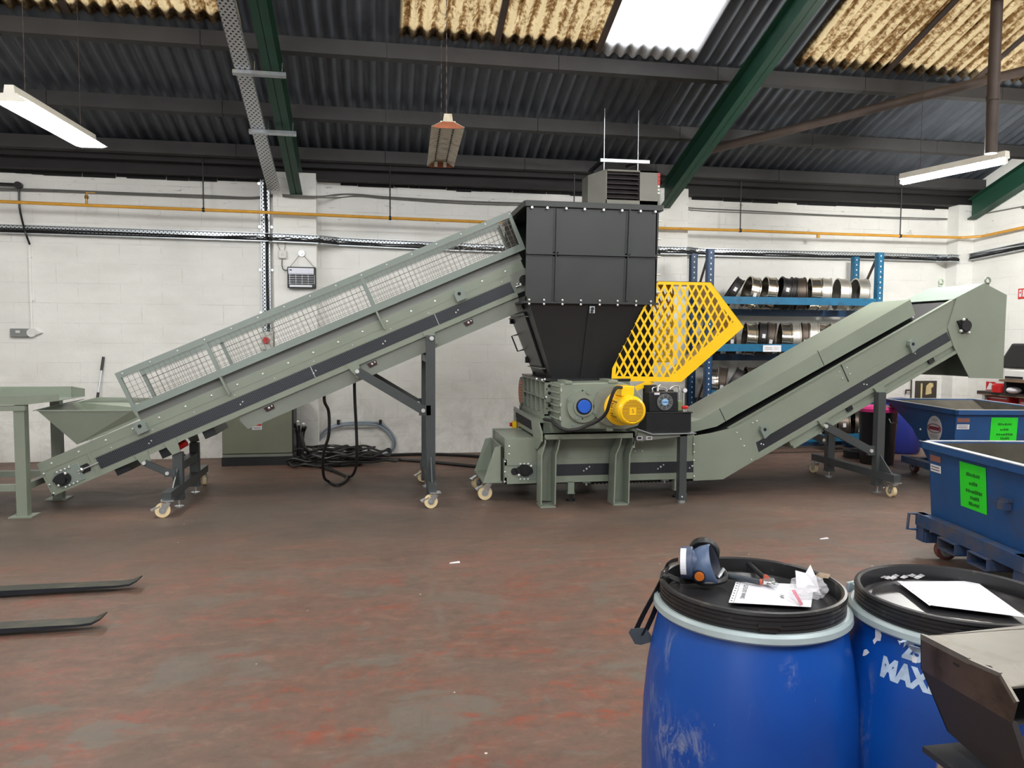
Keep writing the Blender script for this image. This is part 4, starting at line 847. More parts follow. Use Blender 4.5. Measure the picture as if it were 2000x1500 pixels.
# cutting chamber
cx0, cx1, cy0, cy1, cz0, cz1 = PY(1064, 780, 7.42).x, 2.55, 7.42, 8.6, PY(1064, 812, 7.42).z, PY(1064, 744, 7.42).z
ch = build(B().box(cx0+.05, cx1, cy0, cy1, cz0-.02, cz1).box(cx0, cx0+.05, cy0, cy0+.02, cz0, cz1).box(cx0, cx0+.05, cy1-.02, cy1, cz0, cz1).box(cx0, cx0+.05, cy0, cy1, cz1-.015, cz1).box(cx0, cx0+.05, cy0, cy1, cz0, cz0+.015).box(cx0, cx0+.05, cy0, cy1, (cz0+cz1)/2-.008, (cz0+cz1)/2+.008), 'cutting_chamber', GREEN, t, smooth=0)
r = B()
for k in range(1, 5): y = cy0+(cy1-cy0)*k/5; r.box(cx0, cx0+.055, y-.01, y+.01, cz0, cz1)
build(r, 'side_rib', GREEN, ch, smooth=0)
build(B().box(cx0-.01, cx1, cy0-.02, cy1, cz1, cz1+.02), 'chamber_flange', BLACKM, ch, smooth=0)
h = B()
for py in (754, 768, 792, 806): p = PY(1073, py, cy0); h.cyl((p.x, cy0-.002, p.z), (p.x, cy0+.02, p.z), .017, 14)
for py in (760, 798): p = PY(1068, py, cy0); h.cyl((p.x, cy0-.002, p.z), (p.x, cy0+.02, p.z), .007, 10)
build(h, 'bolt_hole', DARK, ch); p = PY(1074, 781, cy0); cl = build(B().box(p.x-.045, p.x+.1, cy0-.04, cy0, p.z-.022, p.z+.025), 'clamp_block', GREEN2, ch, bev=.004)
bb = B()
for px, py in ((1067, 776), (1079, 776), (1048, 740), (1059, 742), (1064, 741)): p = PY(px, py, cy0-.03); bb.ball(p, .012, 8)
build(bb, 'bolts', BOLT, ch)
# gearbox
gy0, gy1 = 7.02, 7.42; g = lambda x, y: (PY(x, y, gy0).x, PY(x, y, gy0).z)
gp = [g(1094, 749), g(1212, 746), g(1240, 756), g(1256, 778), g(1258, 812), g(1246, 832), g(1225, 838), g(1096, 838)]
gb = build(B().prism(gp, gy0, gy1-.06), 'gearbox', GREEN, t, smooth=0, bev=.012)
r = B()
for (u0, v0), (u1, v1) in ((g(1103, 744), g(1117, 750)), (g(1188, 742), g(1206, 748)), (g(1101, 836), g(1114, 842)), (g(1184, 836), g(1197, 842))): r.box(u0, u1, gy0-.01, gy1-.1, min(v0, v1), max(v0, v1))
for k in range(7): z = gp[7][1]+.03+(gp[0][1]-gp[7][1]-.06)*k/6; r.box(gp[0][0]-.02, gp[0][0]+.02, gy0+.03, gy1-.06, z-.008, z+.008)
build(r, 'casting_rib', GREEN, gb, bev=.004)
C = g(1138, 793); build(B().cyl((C[0], gy0-.035, C[1]), (C[0], gy0, C[1]), .158, 48).cyl((C[0], gy0-.05, C[1]), (C[0], gy0-.03, C[1]), .1, 40), 'bearing_flange', GREEN, gb, smooth=30)
build(B().cyl((C[0], gy0-.052, C[1]), (C[0], gy0-.045, C[1]), .079, 40), 'shaft_bore', BLACK, gb); build(B().cyl((C[0]-.0, gy0-.075, C[1]), (C[0], gy0-.05, C[1]), .064, 40), 'shaft_cap', BLUECAP, gb, bev=.005)
bb = B()
for px, py in ((1149, 766), (1113, 780), (1161, 805), (1126, 816)): p = PY(px, py, gy0-.04); bb.cyl((p.x, gy0-.047, p.z), (p.x, gy0-.03, p.z), .019, 14)
for px, py in ((1120, 830), (1150, 832)): p = PY(px, py, gy0); bb.cyl((p.x, gy0-.008, p.z), (p.x, gy0, p.z), .017, 14)
build(bb, 'flange_bolt', GREENL, gb)
bb = B()
for px, py in ((1138, 763), (1138, 818)): p = PY(px, py, gy0-.04); bb.cyl((p.x, gy0-.037, p.z), (p.x, gy0-.03, p.z), .008, 10)
build(bb, 'bolt_hole', DARK, gb)
bb = B()
for px, py in ((1096, 760), (1096, 763), (1095, 789), (1095, 792), (1094, 815), (1094, 819)): p = PY(px, py, gy0); bb.cyl((p.x, gy0-.008, p.z), (p.x, gy0, p.z), .008, 8)
build(bb, 'side_bolt', BOLT, gb)
E_ = g(1193, 792); build(B().cyl((E_[0], gy0-.05, E_[1]), (E_[0], gy0, E_[1]), .19, 40).cyl((E_[0]-.07, gy0-.03, E_[1]), (E_[0]-.07, gy0, E_[1]), .14, 40), 'input_flange', GREEN2, gb)
# motor
my0 = 6.62; mc = PY(1236, 803, my0); mx, mz = mc.x, mc.z; rr = 29.5*(mc.y*CF.y+mc.x*CF.x)/FPX
mo = build(B().lathe([(0, gy0-.05), (.17, gy0-.05), (.17, gy0-.07), (.125, gy0-.1), (.118, my0+.17), (0, my0+.17)], 36, (mx, 0, mz), 'y'), 'motor', YEL, t, smooth=30)
fins = B()
for k in range(28):
    a_ = 2*pi*k/28; fins.bar((mx+.12*cos(a_), gy0-.11, mz+.12*sin(a_)), (mx+.12*cos(a_), my0+.19, mz+.12*sin(a_)), .006, .03, (cos(a_), 0, sin(a_)))
build(fins, 'cooling_fins', YEL, mo, smooth=0)
fc = build(B().lathe([(rr*.97, my0+.2), (rr, my0+.17), (rr, my0+.05), (rr*.95, my0+.02), (rr*.82, my0), (0, my0)], 44, (mx, 0, mz), 'y'), 'fan_cover', YEL, mo, smooth=40)
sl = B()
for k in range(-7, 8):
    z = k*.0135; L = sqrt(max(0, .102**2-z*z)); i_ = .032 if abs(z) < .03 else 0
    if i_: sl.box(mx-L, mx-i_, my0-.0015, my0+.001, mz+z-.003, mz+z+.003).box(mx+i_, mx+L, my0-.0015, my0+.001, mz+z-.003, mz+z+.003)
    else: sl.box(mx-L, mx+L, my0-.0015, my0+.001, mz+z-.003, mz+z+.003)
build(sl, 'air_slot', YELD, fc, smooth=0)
tx = text_mesh('S', .05); tx.xf(Mx.Translation((mx, my0-.002, mz)) @ Mx.Rotation(pi/2, 4, 'X')); build(tx, 'embossed_mark', YELD, fc, smooth=0)
p, q = PY(1207, 753, my0+.22), PY(1232, 768, my0+.22); build(B().box(p.x, q.x, my0+.12, my0+.32, q.z-.02, p.z), 'terminal_box', YEL, mo, bev=.008)
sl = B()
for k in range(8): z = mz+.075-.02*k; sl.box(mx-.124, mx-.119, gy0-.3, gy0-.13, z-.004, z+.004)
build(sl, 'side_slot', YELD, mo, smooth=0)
build(B().tube([PY(x, y, Y) for x, y, Y in ((1214, 757, 6.75), (1205, 757, 6.72), (1198, 766, 6.72), (1191, 785, 6.74), (1184, 806, 6.78), (1170, 820, 6.85), (1150, 830, 6.9), (1125, 839, 6.92), (1103, 839, 6.95), (1088, 831, 7.0), (1077, 822, 7.1), (1063, 819, 7.3))], .0165, 10), 'motor_cable', RUBBER, t)
# rear motor at the left
q = PY(1029, 764, 8.75); rm = build(B().lathe([(0, -.05), (.17, -.05), (.185, 0), (.185, .2), (.15, .24), (.15, .5), (0, .5)], 32, (q.x-.02, q.y, q.z), 'x'), 'rear_motor', CHAR, t)
sl = B()
for k in range(9): z = q.z+.13-.033*k; L = sqrt(max(.001, .14**2-(z-q.z)**2)); sl.box(q.x-.078, q.x-.068, q.y-L, q.y+L, z-.007, z+.007)
build(sl, 'fan_grille', ORANGE, rm, smooth=0); build(B().box(q.x+.05, q.x+.11, q.y-.22, q.y-.17, q.z-.05, q.z+.03), 'terminal_box', GALV, rm, smooth=0)
build(B().tube([PY(1036, 708, 8.5), PY(1042, 725, 8.5), PY(1040, 738, 8.5), PY(1030, 746, 8.5), PY(1031, 770, 8.5), PY(1031, 800, 8.5)], .014, 8), 'motor_cable', RUBBER, t)
# base frame
fy0, fy1 = 7.18, 8.7; fz1_, fz0_ = PY(1150, 845, fy0).z, PY(1150, 857, fy0).z; fx0, fx1 = PY(1064, 850, fy0).x, PY(1240, 850, fy0).x
fr = build(B().box(fx0, fx1, fy0, fy0+.02, fz0_, fz1_).box(fx0, fx1, fy0, fy1, fz1_-.012, fz1_).box(fx0, fx1, fy1-.02, fy1, fz0_, fz1_).box(fx1-.02, fx1, fy0, fy1, fz0_-.1, fz1_).box(fx0+.08, fx1-.05, fy0+.12, fy0+.2, fz1_, fz1_+.1).box(cx0-.02, cx1+.02, fy0+.2, fy1, fz1_, cz0), 'base_frame', GREEN, t, smooth=0)
ze = fz1_
ep = build(B().prism([(fy0, fz0_-.02), (fy0, ze), (fy0+.16, ze+.1), (fy1, ze+.13), (fy1, fz0_-.12), (fy1-.25, fz0_-.12), (fy1-.35, fz0_+.0), (fy0+.4, fz0_), (fy0+.3, fz0_-.12), (fy0+.18, fz0_-.12)], fx0-.035, fx0-.02, 'x').box(fx0-.04, cx0, fy0+.16, fy1, ze+.085, ze+.1), 'end_plate', GREEN, fr, smooth=0)
build(B().prism([(fy0+.45, ze-.02), (fy0+.5, ze+.07), (fy1-.15, ze+.08), (fy1-.15, ze-.02)], fx0-.037, fx0-.034, 'x'), 'lightening_hole', DARK, ep, smooth=0)
def leg(Lp, Rp, ya, yb):
    """channel leg; Lp, Rp = left and right flange edge, pixels at the front plane (top to bottom)"""
    L = [PY(x, y, fy0) for x, y in Lp]; R = [PY(x, y, fy0) for x, y in Rp]; b = B()
    for E, s in ((L, 1), (R, -1)):
        ps = [(p.x, p.z) for p in E]; b.prism(ps+[(x+s*.012, z) for x, z in ps[::-1]], ya, yb)
    yw = yb-.012 if ya == fy0 else ya
    b.prism([(p.x, p.z) for p in L]+[(p.x, p.z) for p in R[::-1]], yw, yw+.012)
    b.box(L[-1].x, R[-1].x, ya, yb, 0, .014)
    return b
LP = ([(1064, 856), (1064, 866), (1057, 890), (1056, 986)], [(1095, 856), (1092, 872), (1087, 890), (1085.5, 986)])
RP = ([(1213, 856), (1210, 870), (1202, 888), (1198, 986)], [(1240, 856), (1238, 868), (1231, 888), (1229, 986)])
for i, (l_, r_) in enumerate((LP, RP)):
    lo = build(leg(l_, r_, fy0, fy0+.2), 'leg', GREEN, fr, smooth=0); o2 = build(leg(l_, r_, fy1-.2, fy1), 'leg', GREEN, fr, smooth=0)
# yellow guard
gY = 7.42; gq = lambda x, y, Y=gY: (PY(x, y, Y).x, PY(x, y, Y).z)
GPTS = [gq(1286, 549), gq(1388, 551), gq(1453, 638), gq(1330, 746), gq(1194, 744), gq(1196, 719)]
def inset(P, ds):
    n = len(P); out = []; cen = (sum(p[0] for p in P)/n, sum(p[1] for p in P)/n); ln = []
    for i in range(n):
        a, b = P[i], P[(i+1) % n]; nx, nz = -(b[1]-a[1]), b[0]-a[0]; L = hypot(nx, nz); nx /= L; nz /= L
        if (cen[0]-a[0])*nx+(cen[1]-a[1])*nz < 0: nx, nz = -nx, -nz
        ln.append((nx, nz, nx*a[0]+nz*a[1]+ds[i]))
    for i in range(n):
        a, b = ln[i-1], ln[i]; D = a[0]*b[1]-a[1]*b[0]; out.append(((a[2]*b[1]-a[1]*b[2])/D, (a[0]*b[2]-a[2]*b[0])/D))
    return out, ln
def lattice(P, ds, Y, th, pitch, slope, bw):
    Q, ln = inset(P, ds); b = B(); n = len(P)
    for i in range(n): b.prism([P[i], P[(i+1) % n], Q[(i+1) % n], Q[i]], Y, Y+th)
    x0, x1 = min(q[0] for q in Q), max(q[0] for q in Q); z0, z1 = min(q[1] for q in Q), max(q[1] for q in Q)
    for s in (1, -1):
        d = (1/hypot(1, slope), s*slope/hypot(1, slope)); k = -60
        while k < 60:
            ox = x0+k*pitch; k += 1; lo, hi = -9., 9.; ok = True
            for nx, nz, c in ln:
                den = nx*d[0]+nz*d[1]; num = c-(nx*ox+nz*z0)
                if abs(den) < 1e-9:
                    if num > 0: ok = False
                    continue
                tt = num/den
                if den > 0: lo = max(lo, tt)
                else: hi = min(hi, tt)
            if ok and hi-lo > .01:
                lo -= .012; hi += .012
                t2 = th*(1.1 if s > 0 else .86); b.bar((ox+d[0]*lo, Y+th/2, z0+d[1]*lo), (ox+d[0]*hi, Y+th/2, z0+d[1]*hi), bw, t2, (0, 1, 0))
    return b
gd = build(lattice(GPTS, [.034, .06, .115, .05, .04, .002], gY, .004, .0852, 1.84, .0215), 'guard', YEL, t, smooth=0)
rim = B()
for i in (0, 1, 2): a, c = GPTS[i], GPTS[i+1]; rim.poly3([(a[0], gY, a[1]), (c[0], gY, c[1]), (c[0], gY+.62, c[1]), (a[0], gY+.62, a[1])], (0, 0, -.004))
build(rim, 'guard_edge_sheet', YEL, gd, smooth=0)
xm_ = GPTS[0][0]+.42; G2 = [GPTS[0], (xm_, GPTS[0][1]), (xm_, GPTS[0][1]-.85), (GPTS[0][0], GPTS[0][1]-.85)]
build(lattice(G2, [.02]*4, gY+.616, .004, .0852, 1.84, .0215), 'guard_rear_sheet', YEL, gd, smooth=0)
p, q = PY(1240, 760, 7.35), PY(1275, 744, 7.45); build(B().bar(p, q, .02, .05, (0, 0, 1)), 'guard_bracket', YEL, gd, smooth=0)
# small emergency stop on a conduit
p = PY(1004, 829, 8.5); es = build(B().cbox((p.x, 8.5, p.z), .05, .07, .08), 'emergency_stop', YEL, t, bev=.006)
build(B().cyl((p.x-.05, 8.5, p.z), (p.x-.025, 8.5, p.z), .022, 14), 'red_button', RED, es); build(B().tube([PY(1012, 826, 8.5), PY(1012, 812, 8.5), PY(1016, 800, 8.5), PY(1020, 786, 8.5)], .01, 8).box(p.x+.025, p.x+.06, 8.47, 8.53, p.z-.05, p.z+.08), 'conduit', CHAR, es)
# ------------------------------------------------------------------ hydraulic power pack
y0 = 7.18; a, c = PY(1264, 803, y0), PY(1352, 846, y0); x0, x1, z0, z1 = PY(1262, 830, y0).x, PY(1350, 830, y0).x, PY(1300, 845, y0).z, PY(1300, 805, y0).z
t = thing('hydraulic_power_pack', 'black hydraulic power pack with fan cooler and red cap beside the yellow motor', 'machine', (x0, y0, 0))
tk = build(B().box(x0, x1, y0, y0+.42, z0, z1-.012), 'oil_tank', BLACKM, t, bev=.006); build(B().box(x0-.01, x1+.008, y0-.01, y0+.43, z1-.012, z1), 'tank_lid', BLACKM, tk, bev=.002)
p, q = PY(1262, 768, y0+.05), PY(1323, 803, y0+.05); co = build(B().box(p.x+.03, q.x, y0+.04, y0+.2, z1, p.z+.01), 'oil_cooler', BLACK, t, bev=.006)
f = PY(1298, 785, y0+.04); build(B().cyl((f.x, y0+.032, f.z), (f.x, y0+.04, f.z), .08, 32), 'fan_opening', DARK, co)
rg = B()
for r_ in (.04, .055, .068, .08): rg.lathe([(r_-.002, -.002), (r_+.002, -.002), (r_+.002, .002), (r_-.002, .002)], 36, (f.x, y0+.029, f.z), 'y', closed=True)
for k in range(8): a_ = pi*k/4+.3; rg.bar((f.x+.03*cos(a_), y0+.03, f.z+.03*sin(a_)), (f.x+.08*cos(a_), y0+.03, f.z+.08*sin(a_)), .003, .003)
build(rg, 'fan_grille', GALV, co, smooth=0); build(B().cyl((f.x, y0+.024, f.z), (f.x, y0+.033, f.z), .033, 24), 'fan_hub', pm('pale_blue_hub', (150, 196, 226), .4, 0, .05, 8), co); build(B().box(f.x-.026, f.x+.026, y0+.0225, y0+.0245, f.z-.006, f.z+.004), 'hub_mark', BLUECAP, co, smooth=0)
p = PY(1283, 769, y0+.04); build(B().box(p.x-.028, p.x+.028, y0+.034, y0+.039, p.z-.01, p.z+.01), 'rating_label', PAPER, co, smooth=0)
p = PY(1268, 790, y0+.2); build(B().cyl((p.x+.01, y0+.22, z1), (p.x+.01, y0+.22, p.z+.2), .07, 20), 'pump_motor', BLACK, t)
pp = B().tube([PY(1275, 766, y0+.15), PY(1276, 757, y0+.15), PY(1299, 758, y0+.15), PY(1302, 766, y0+.15)], .008, 8).tube([PY(1308, 768, y0+.2), PY(1311, 757, y0+.2), PY(1325, 755, y0+.2), PY(1326, 775, y0+.2), PY(1328, 800, y0+.2)], .008, 8).tube([PY(1285, 764, y0+.1), PY(1286, 755, y0+.1), PY(1290, 752, y0+.1)], .011, 8)
build(pp, 'steel_pipe', CHROME, t); p = PY(1335, 762, y0+.2); ga = build(B().cyl((p.x, y0+.16, p.z), (p.x, y0+.2, p.z), .026, 20).cyl((p.x, y0+.2, z1), (p.x, y0+.2, p.z), .009, 8), 'pressure_gauge', CHROME, t)
build(B().cyl((p.x, y0+.157, p.z), (p.x, y0+.16, p.z), .021, 20), 'dial', PAPER, ga)
for px, s_ in ((1264, .05), (1292, .06), (1310, .045)): p = PY(px, 765, y0+.2); build(B().cbox((p.x, y0+.2, p.z-.02), s_, .05, .08), 'valve_block', BLACK if px != 1292 else BLACKM, t, bev=.004)
p = PY(1326, 792, y0+.1); build(B().cbox((p.x, y0+.1, p.z-.0), .05, .08, .1), 'green_valve', pm('olive_valve', (118, 132, 96), .4, 0, .1, 8), t, bev=.005)
p = PY(1336, 800, y0+.08); build(B().cyl((p.x, y0+.08, z1), (p.x, y0+.08, z1+.03), .03, 16), 'filler_neck', CHROME, t); build(B().cyl((p.x, y0+.08, z1+.025), (p.x, y0+.08, z1+.055), .042, 20), 'red_cap', RED, t, bev=.006)
# its shelf and post
sx0, sx1 = PY(1240, 842, y0).x, PY(1357, 848, y0).x
sh = build(B().prism([(sx0, z0+.055), (x0+.06, z0-.004), (sx1, z0-.004), (sx1, z0-.012), (x0+.055, z0-.014), (sx0, z0+.045)], y0-.04, y0+.46), 'shelf', GALV, t, smooth=0)
bz = PY(1245, 862, y0).z; build(B().prism([(sx0+.03, z0+.02), (x0+.08, z0-.014), (sx1-.03, z0-.014), (x0+.5, z0-.03), (sx0+.03, bz)], y0, y0+.008), 'shelf_bracket', GREEN2, t, smooth=0)
for px in (1249, 1268): p = PY(px, 855.5, y0); lb = build(B().box(p.x-.03, p.x+.03, y0-.003, y0, p.z-.018, p.z+.018), 'label', PAPER, t, smooth=0); build(B().box(p.x-.02, p.x+.02, y0-.0045, y0-.003, p.z-.011, p.z+.011), 'lettering', INK if px == 1249 else CABG, lb, smooth=0)
w_ = PY(1335, 900, y0); po = build(B().box(w_.x-.04, w_.x+.035, y0, y0+.08, .1, z0-.012).box(w_.x-.045, w_.x+.04, y0-.005, y0+.085, .03, .1), 'post', CHAR, t, smooth=0)
build(B().cyl((w_.x, y0+.04, 0), (w_.x, y0+.04, .04), .04, 16).ball((w_.x-.012, y0-.006, .065), .012, 8), 'levelling_foot', GALV, po)
# ------------------------------------------------------------------ pallet rack with screens
RACKB = pm('blue_rack_paint', (18, 98, 136), .42, 0, .12, 5, dirt=(40, 52, 66), dirt_amt=.25); RACKD = pm('dark_blue_rack_paint', (30, 66, 104), .45, 0, .15, 5)
UPM = perforated('slotted_blue_upright', (28, 84, 130), (206, 206, 200), .5, .075, .008, .42, 0)
yf, yr = 10.05, 10.62
t = thing('pallet_rack', 'blue pallet rack of round screens standing at the back wall', 'rack', (6., yf, 0))
ux = [PY(1385, 700, yf).x, PY(1719, 560, yf).x]; uz = [PY(1385, 486, yf).z, PY(1719, 493, yf).z]
for x, zt in zip(ux, uz):
    for y, z_ in ((yf, zt), (yr, zt)):
        b = B().box(x-.045, x+.045, y, y+.012, .01, z_).box(x-.05, x-.04, y, y+.075, .01, z_).box(x+.04, x+.05, y, y+.075, .01, z_)
        u = build(b, 'upright', RACKB if x > 6 else RACKD, t, smooth=0); build(B().box(x-.07, x+.07, y-.03, y+.1, 0, .01), 'foot_plate', RACKD, u, smooth=0)
        h = B()
        for k in range(int(z_/.077)): h.box(x-.008, x+.008, y-.002, y+.0, z_-.06-.077*k, z_-.038-.077*k)
        build(h, 'slot', WALL, u, smooth=0)
    for k in range(3):
        za, zb = zt-.02-.85*k, zt-.75-.85*k
        build(B().bar((x, yf+.06, za), (x, yr, zb), .02, .035).bar((x, yf+.06, zb-.05), (x, yr, zb-.05), .02, .035), 'side_brace', BROWNS, t, smooth=0)
lev = [PY(1560, 581, yf).z, PY(1490, 672, yf).z, PY(1410, 762, yf).z, PY(1640, 848, yf).z]
for z in lev:
    build(B().box(ux[0]+.05, ux[1]-.05, yf+.005, yf+.05, z-.105, z), 'beam', RACKB, t, smooth=0)
    build(B().box(ux[0]+.05, ux[1]-.05, yr-.0, yr+.045, z-.25, z-.15), 'beam', RACKD, t, smooth=0)
q = PY(1508, 681, yf); lb = build(B().box(q.x-.14, q.x+.14, yf-.001, yf+.004, q.z-.045, q.z+.05), 'shelf_label', PAPER, t, smooth=0)
b = B()
for i in range(2): b.box(q.x-.11, q.x-.0, yf-.003, yf-.001, q.z+.012-.022*i, q.z+.018-.022*i).box(q.x+.03, q.x+.1, yf-.003, yf-.001, q.z+.014-.022*i, q.z+.018-.022*i)
build(b, 'lettering', CABG, lb, smooth=0)
q = PY(1450, 767, yf); lb = build(B().box(q.x-.1, q.x+.14, yf-.001, yf+.004, q.z-.045, q.z+.045), 'shelf_label', PAPER, t, smooth=0)
SHINY = pm('polished_screen_steel', (208, 200, 186), .16, .95, .12, 9, dirt=(120, 104, 84), dirt_amt=.3); DULL = pm('brown_dull_screen_steel', (84, 74, 66), .42, .6, .2, 8)
DKS = pm('dark_screen_steel', (44, 42, 42), .45, .5, .2, 8); PALE = pm('pale_brushed_screen_steel', (210, 206, 196), .34, .8, .08, 7)
SCRN = perforated('perforated_screen_plate', (92, 88, 84), (12, 12, 12), .045, .045, .015, .4, .6, 'yz')
MTS = dict(s=(SHINY, 'polished'), d=(DKS, 'dark'), b=(DULL, 'brown'), p=(PALE, 'pale brushed'))
RM = {}
def ring(key, wd, r=.232):
    if (key, wd) in RM: return RM[(key, wd)]
    h = wd/2; o = build(B().lathe([(r, -h), (r+.012, -h), (r+.012, -h+.014), (r, -h+.02), (r, h-.02), (r+.012, h-.014), (r+.012, h), (r, h), (r-.006, h), (r-.006, -h)], 40, (0, 0, 0), 'x', closed=True), 'screen_ring', MTS[key][0], M=Mx(), smooth=35)
    o['d'] = 1
    RM[(key, wd)] = o.data; bpy.data.objects.remove(o); return RM[(key, wd)]
def rings(row, z, label_row, grp):
    n = 0
    for (px, key, wd, yaw, lean, note) in row:
        wd = wd*1.05; me = ring(key, wd); o = bpy.data.objects.new('screen_ring', me); COL.objects.link(o)
        yc = (yf+.05+yr)/2+.02; p = PY(px, 560, yc); zc = z+.075
        Mw = Mx.Translation((p.x, yc, zc)) @ Mx.Rotation(rad((yaw-12)*.9-20), 4, 'Z') @ Mx.Rotation(rad(lean), 4, 'Y'); o.matrix_world = Mw; WM[o.name] = Mw
        tag(o, note, 'screen ring', grp)
        build(B().cyl((wd*.32, 0, 0), (wd*.32+.004, 0, 0), .2265, 36), 'screen_plate', SCRN, o, M=Mw, smooth=30)  # closing disc added so the inside of the ring shows dark
        if key in 'sb' or n % 3 == 0:
            a_ = rad(236 if n % 2 else 250); r = .2345
            M2 = Mw @ Mx.Rotation(a_-rad(0), 4, 'X'); st = build(B().box(-.025, .025, -.04, .03, r-.002, r+.001) if False else B().box(-.022, .022, r-.004, r+.0012, -.03, .03), 'paper_tag', PAPER, o, M=Mw @ Mx.Rotation(rad(180+20*(n % 3)-10), 4, 'X'), smooth=0)
        n += 1
rings([(1430, 'd', .11, 12, 32, 'dark screen ring leaning at the left end of the top shelf'), (1466, 's', .13, 24, 14, 'polished open ring second from the left on the top shelf'), (1500, 's', .13, 22, 8, 'shiny open ring third from the left on the top shelf'),
       (1528, 'd', .13, 20, 14, 'dark perforated ring fourth from left on the top shelf'), (1546, 'd', .08, 12, 8, 'narrow dark ring tucked behind the brownish ring on top shelf'), (1562, 'b', .13, 12, 0, 'brownish ring with white tag at the middle of the top shelf'),
       (1590, 's', .14, 12, 2, 'bright polished ring right of the brownish ring on top shelf'), (1612, 'p', .12, 6, 4, 'pale ring pressed against the bright polished ring on top shelf'), (1643, 'p', .14, 16, 3, 'pale ring second from the right end of the top shelf'), (1678, 'p', .15, 20, 4, 'pale brushed ring at the right end of the top shelf')], lev[0], 'top shelf', 'screen rings on the top shelf')
rings([(1400, 'd', .12, 10, 0, 'dark ring behind the yellow guard on the second shelf'), (1430, 'b', .12, 10, 0, 'dull brown ring beside the guard tip on the second shelf'), (1466, 's', .14, 16, 4, 'shiny ring left of the two dark rings on second shelf'), (1490, 'd', .12, 10, 6, 'dark ring left of the brown tagged ring on second shelf'), (1506, 'b', .11, 8, 8, 'brown ring with white tag just above the shelf label'), (1535, 's', .14, 12, 2, 'polished ring with big dark opening on the second shelf'),
       (1556, 'p', .11, 8, 0, 'pale ring with white tag at the middle of the second shelf'), (1572, 'b', .1, 8, 4, 'dark brown ring between two pale rings on the second shelf'), (1590, 'p', .12, 6, 4, 'pale ring right of the dark brown ring on second shelf'), (1608, 's', .13, 6, 4, 'bright ring with square reflection on the second shelf'), (1632, 'p', .13, 6, 2, 'pale yellowish ring right of the bright ring on second shelf'), (1656, 's', .13, 12, 8, 'polished ring second from right on the second shelf'), (1680, 's', .12, 4, 26, 'polished ring leaning at the right end of the second shelf')], lev[1], 'second shelf', 'screen rings on the second shelf')
rings([(1396, 's', .13, 8, 0, 'shiny ring with paper tag by the left upright on third shelf'), (1414, 'b', .12, 6, 6, 'brown ring second from the left upright on the third shelf'), (1436, 'd', .12, 4, 28, 'dark ring leaning over on the third shelf'), (1470, 'b', .15, 16, 2, 'wide golden brown ring with large opening on the third shelf'), (1490, 's', .13, 8, 4, 'polished ring right of the wide golden ring on third shelf'), (1506, 's', .11, 8, 10, 'shiny tilted ring above the conveyor cover on third shelf'), (1524, 'b', .11, 8, 16, 'brown tilted ring half hidden by the conveyor cover'), (1548, 'd', .12, 14, 6, 'dark ring at the right end of the visible third shelf')], lev[2], 'third shelf', 'screen rings on the third shelf')
rings([(1652, 'b', .16, 8, 0, 'wide brown ring with white tag on the bottom shelf by the bin'), (1684, 'b', .14, 6, 3, 'brown ring at the right end of the bottom shelf'), (1628, 'b', .12, 8, 4, 'dull ring half hidden behind the dark conveyor leg brace')], lev[3], 'bottom shelf', 'screen rings on the bottom shelf')
p = PZ(1672, 893, .0); tag(build(B().lathe([(.1, 0), (.17, 0), (.17, .1), (.1, .1)], 32, (p.x, p.y, 0), closed=True), 'floor_roll', RUBBER), 'squat black ring lying on the floor below the rack', 'ring')
# ------------------------------------------------------------------ bin, far drum, skips
p = PZ(1735, 911); bt = PY(1735, 803, p.y+.12).z; s = FPX/(p.x*_f.x+p.y*_f.y); rw = 36/s
t = thing('waste_bin', 'tall black waste bin with a pink lid standing behind the dark conveyor leg', 'bin', (p.x, p.y+rw, 0))
c = (p.x, p.y+rw, 0); build(B().lathe([(0, 0), (rw*.84, 0), (rw*.86, .02), (rw*1.0, bt), (rw*.96, bt), (rw*.8, .05)], 32, c), 'body', BLACK, t)
build(B().lathe([(rw*1.12, bt-.01), (rw*1.12, bt+.03), (rw*1.0, bt+.06), (rw*.4, bt+.075), (0, bt+.08)], 32, c), 'lid', PINK, t)
q = PY(1752, 798, p.y+.08); build(B().tube([(q.x-.07, c[1]-.1, bt+.05), (q.x-.03, c[1]-.1, bt+.11), (q.x+.01, c[1]-.1, bt+.12), (q.x+.02, c[1]-.1, bt+.05)], .022, 8), 'lid_handle', PINK, t)
q = PY(1743, 822, p.y); hd = build(B().tube([(q.x-.06, p.y-.012, q.z+.03), (q.x-.05, p.y-.035, q.z-.02), (q.x+.05, p.y-.035, q.z-.02), (q.x+.06, p.y-.012, q.z+.03)], .008, 6, smooth=False), 'handle', GALV, t)
BLUEP = pm('blue_drum_plastic', (26, 88, 180), .42, 0, .07, 2.2, dirt=(128, 140, 156), dirt_amt=.04, dscale=5); BLUED = pm('deep_blue_plastic', (40, 52, 140), .45, 0, .08, 4)
p = PZ(1786, 890); tag(build(B().lathe([(0, 0), (.24, 0), (.27, .04), (.28, .3), (.28, .5), (.26, .72), (.2, .8), (0, .82)], 40, (p.x+.02, p.y+.35, 0)), 'blue_drum', BLUED), 'deep blue drum on the floor between the black bin and the far blue skip', 'drum')
SKIP = pm('blue_skip_paint', (26, 76, 132), .5, 0, .14, 3, dirt=(60, 66, 78), dirt_amt=.3, dscale=3); SKIPD = pm('dirty_blue_frame_paint', (34, 68, 110), .6, 0, .2, 5, dirt=(88, 78, 68), dirt_amt=.75, dscale=5)
SKIN = pm('dirty_skip_inside', (84, 80, 70), .8, 0, .25, 4); WORN = pm('worn_bare_rim', (190, 196, 204), .35, .5, .12, 12); RUST = pm('brown_red_wheel', (104, 62, 56), .55, 0, .2, 9); GREYW = pm('grey_wheel_centre', (150, 150, 150), .5, .2, .15, 9)
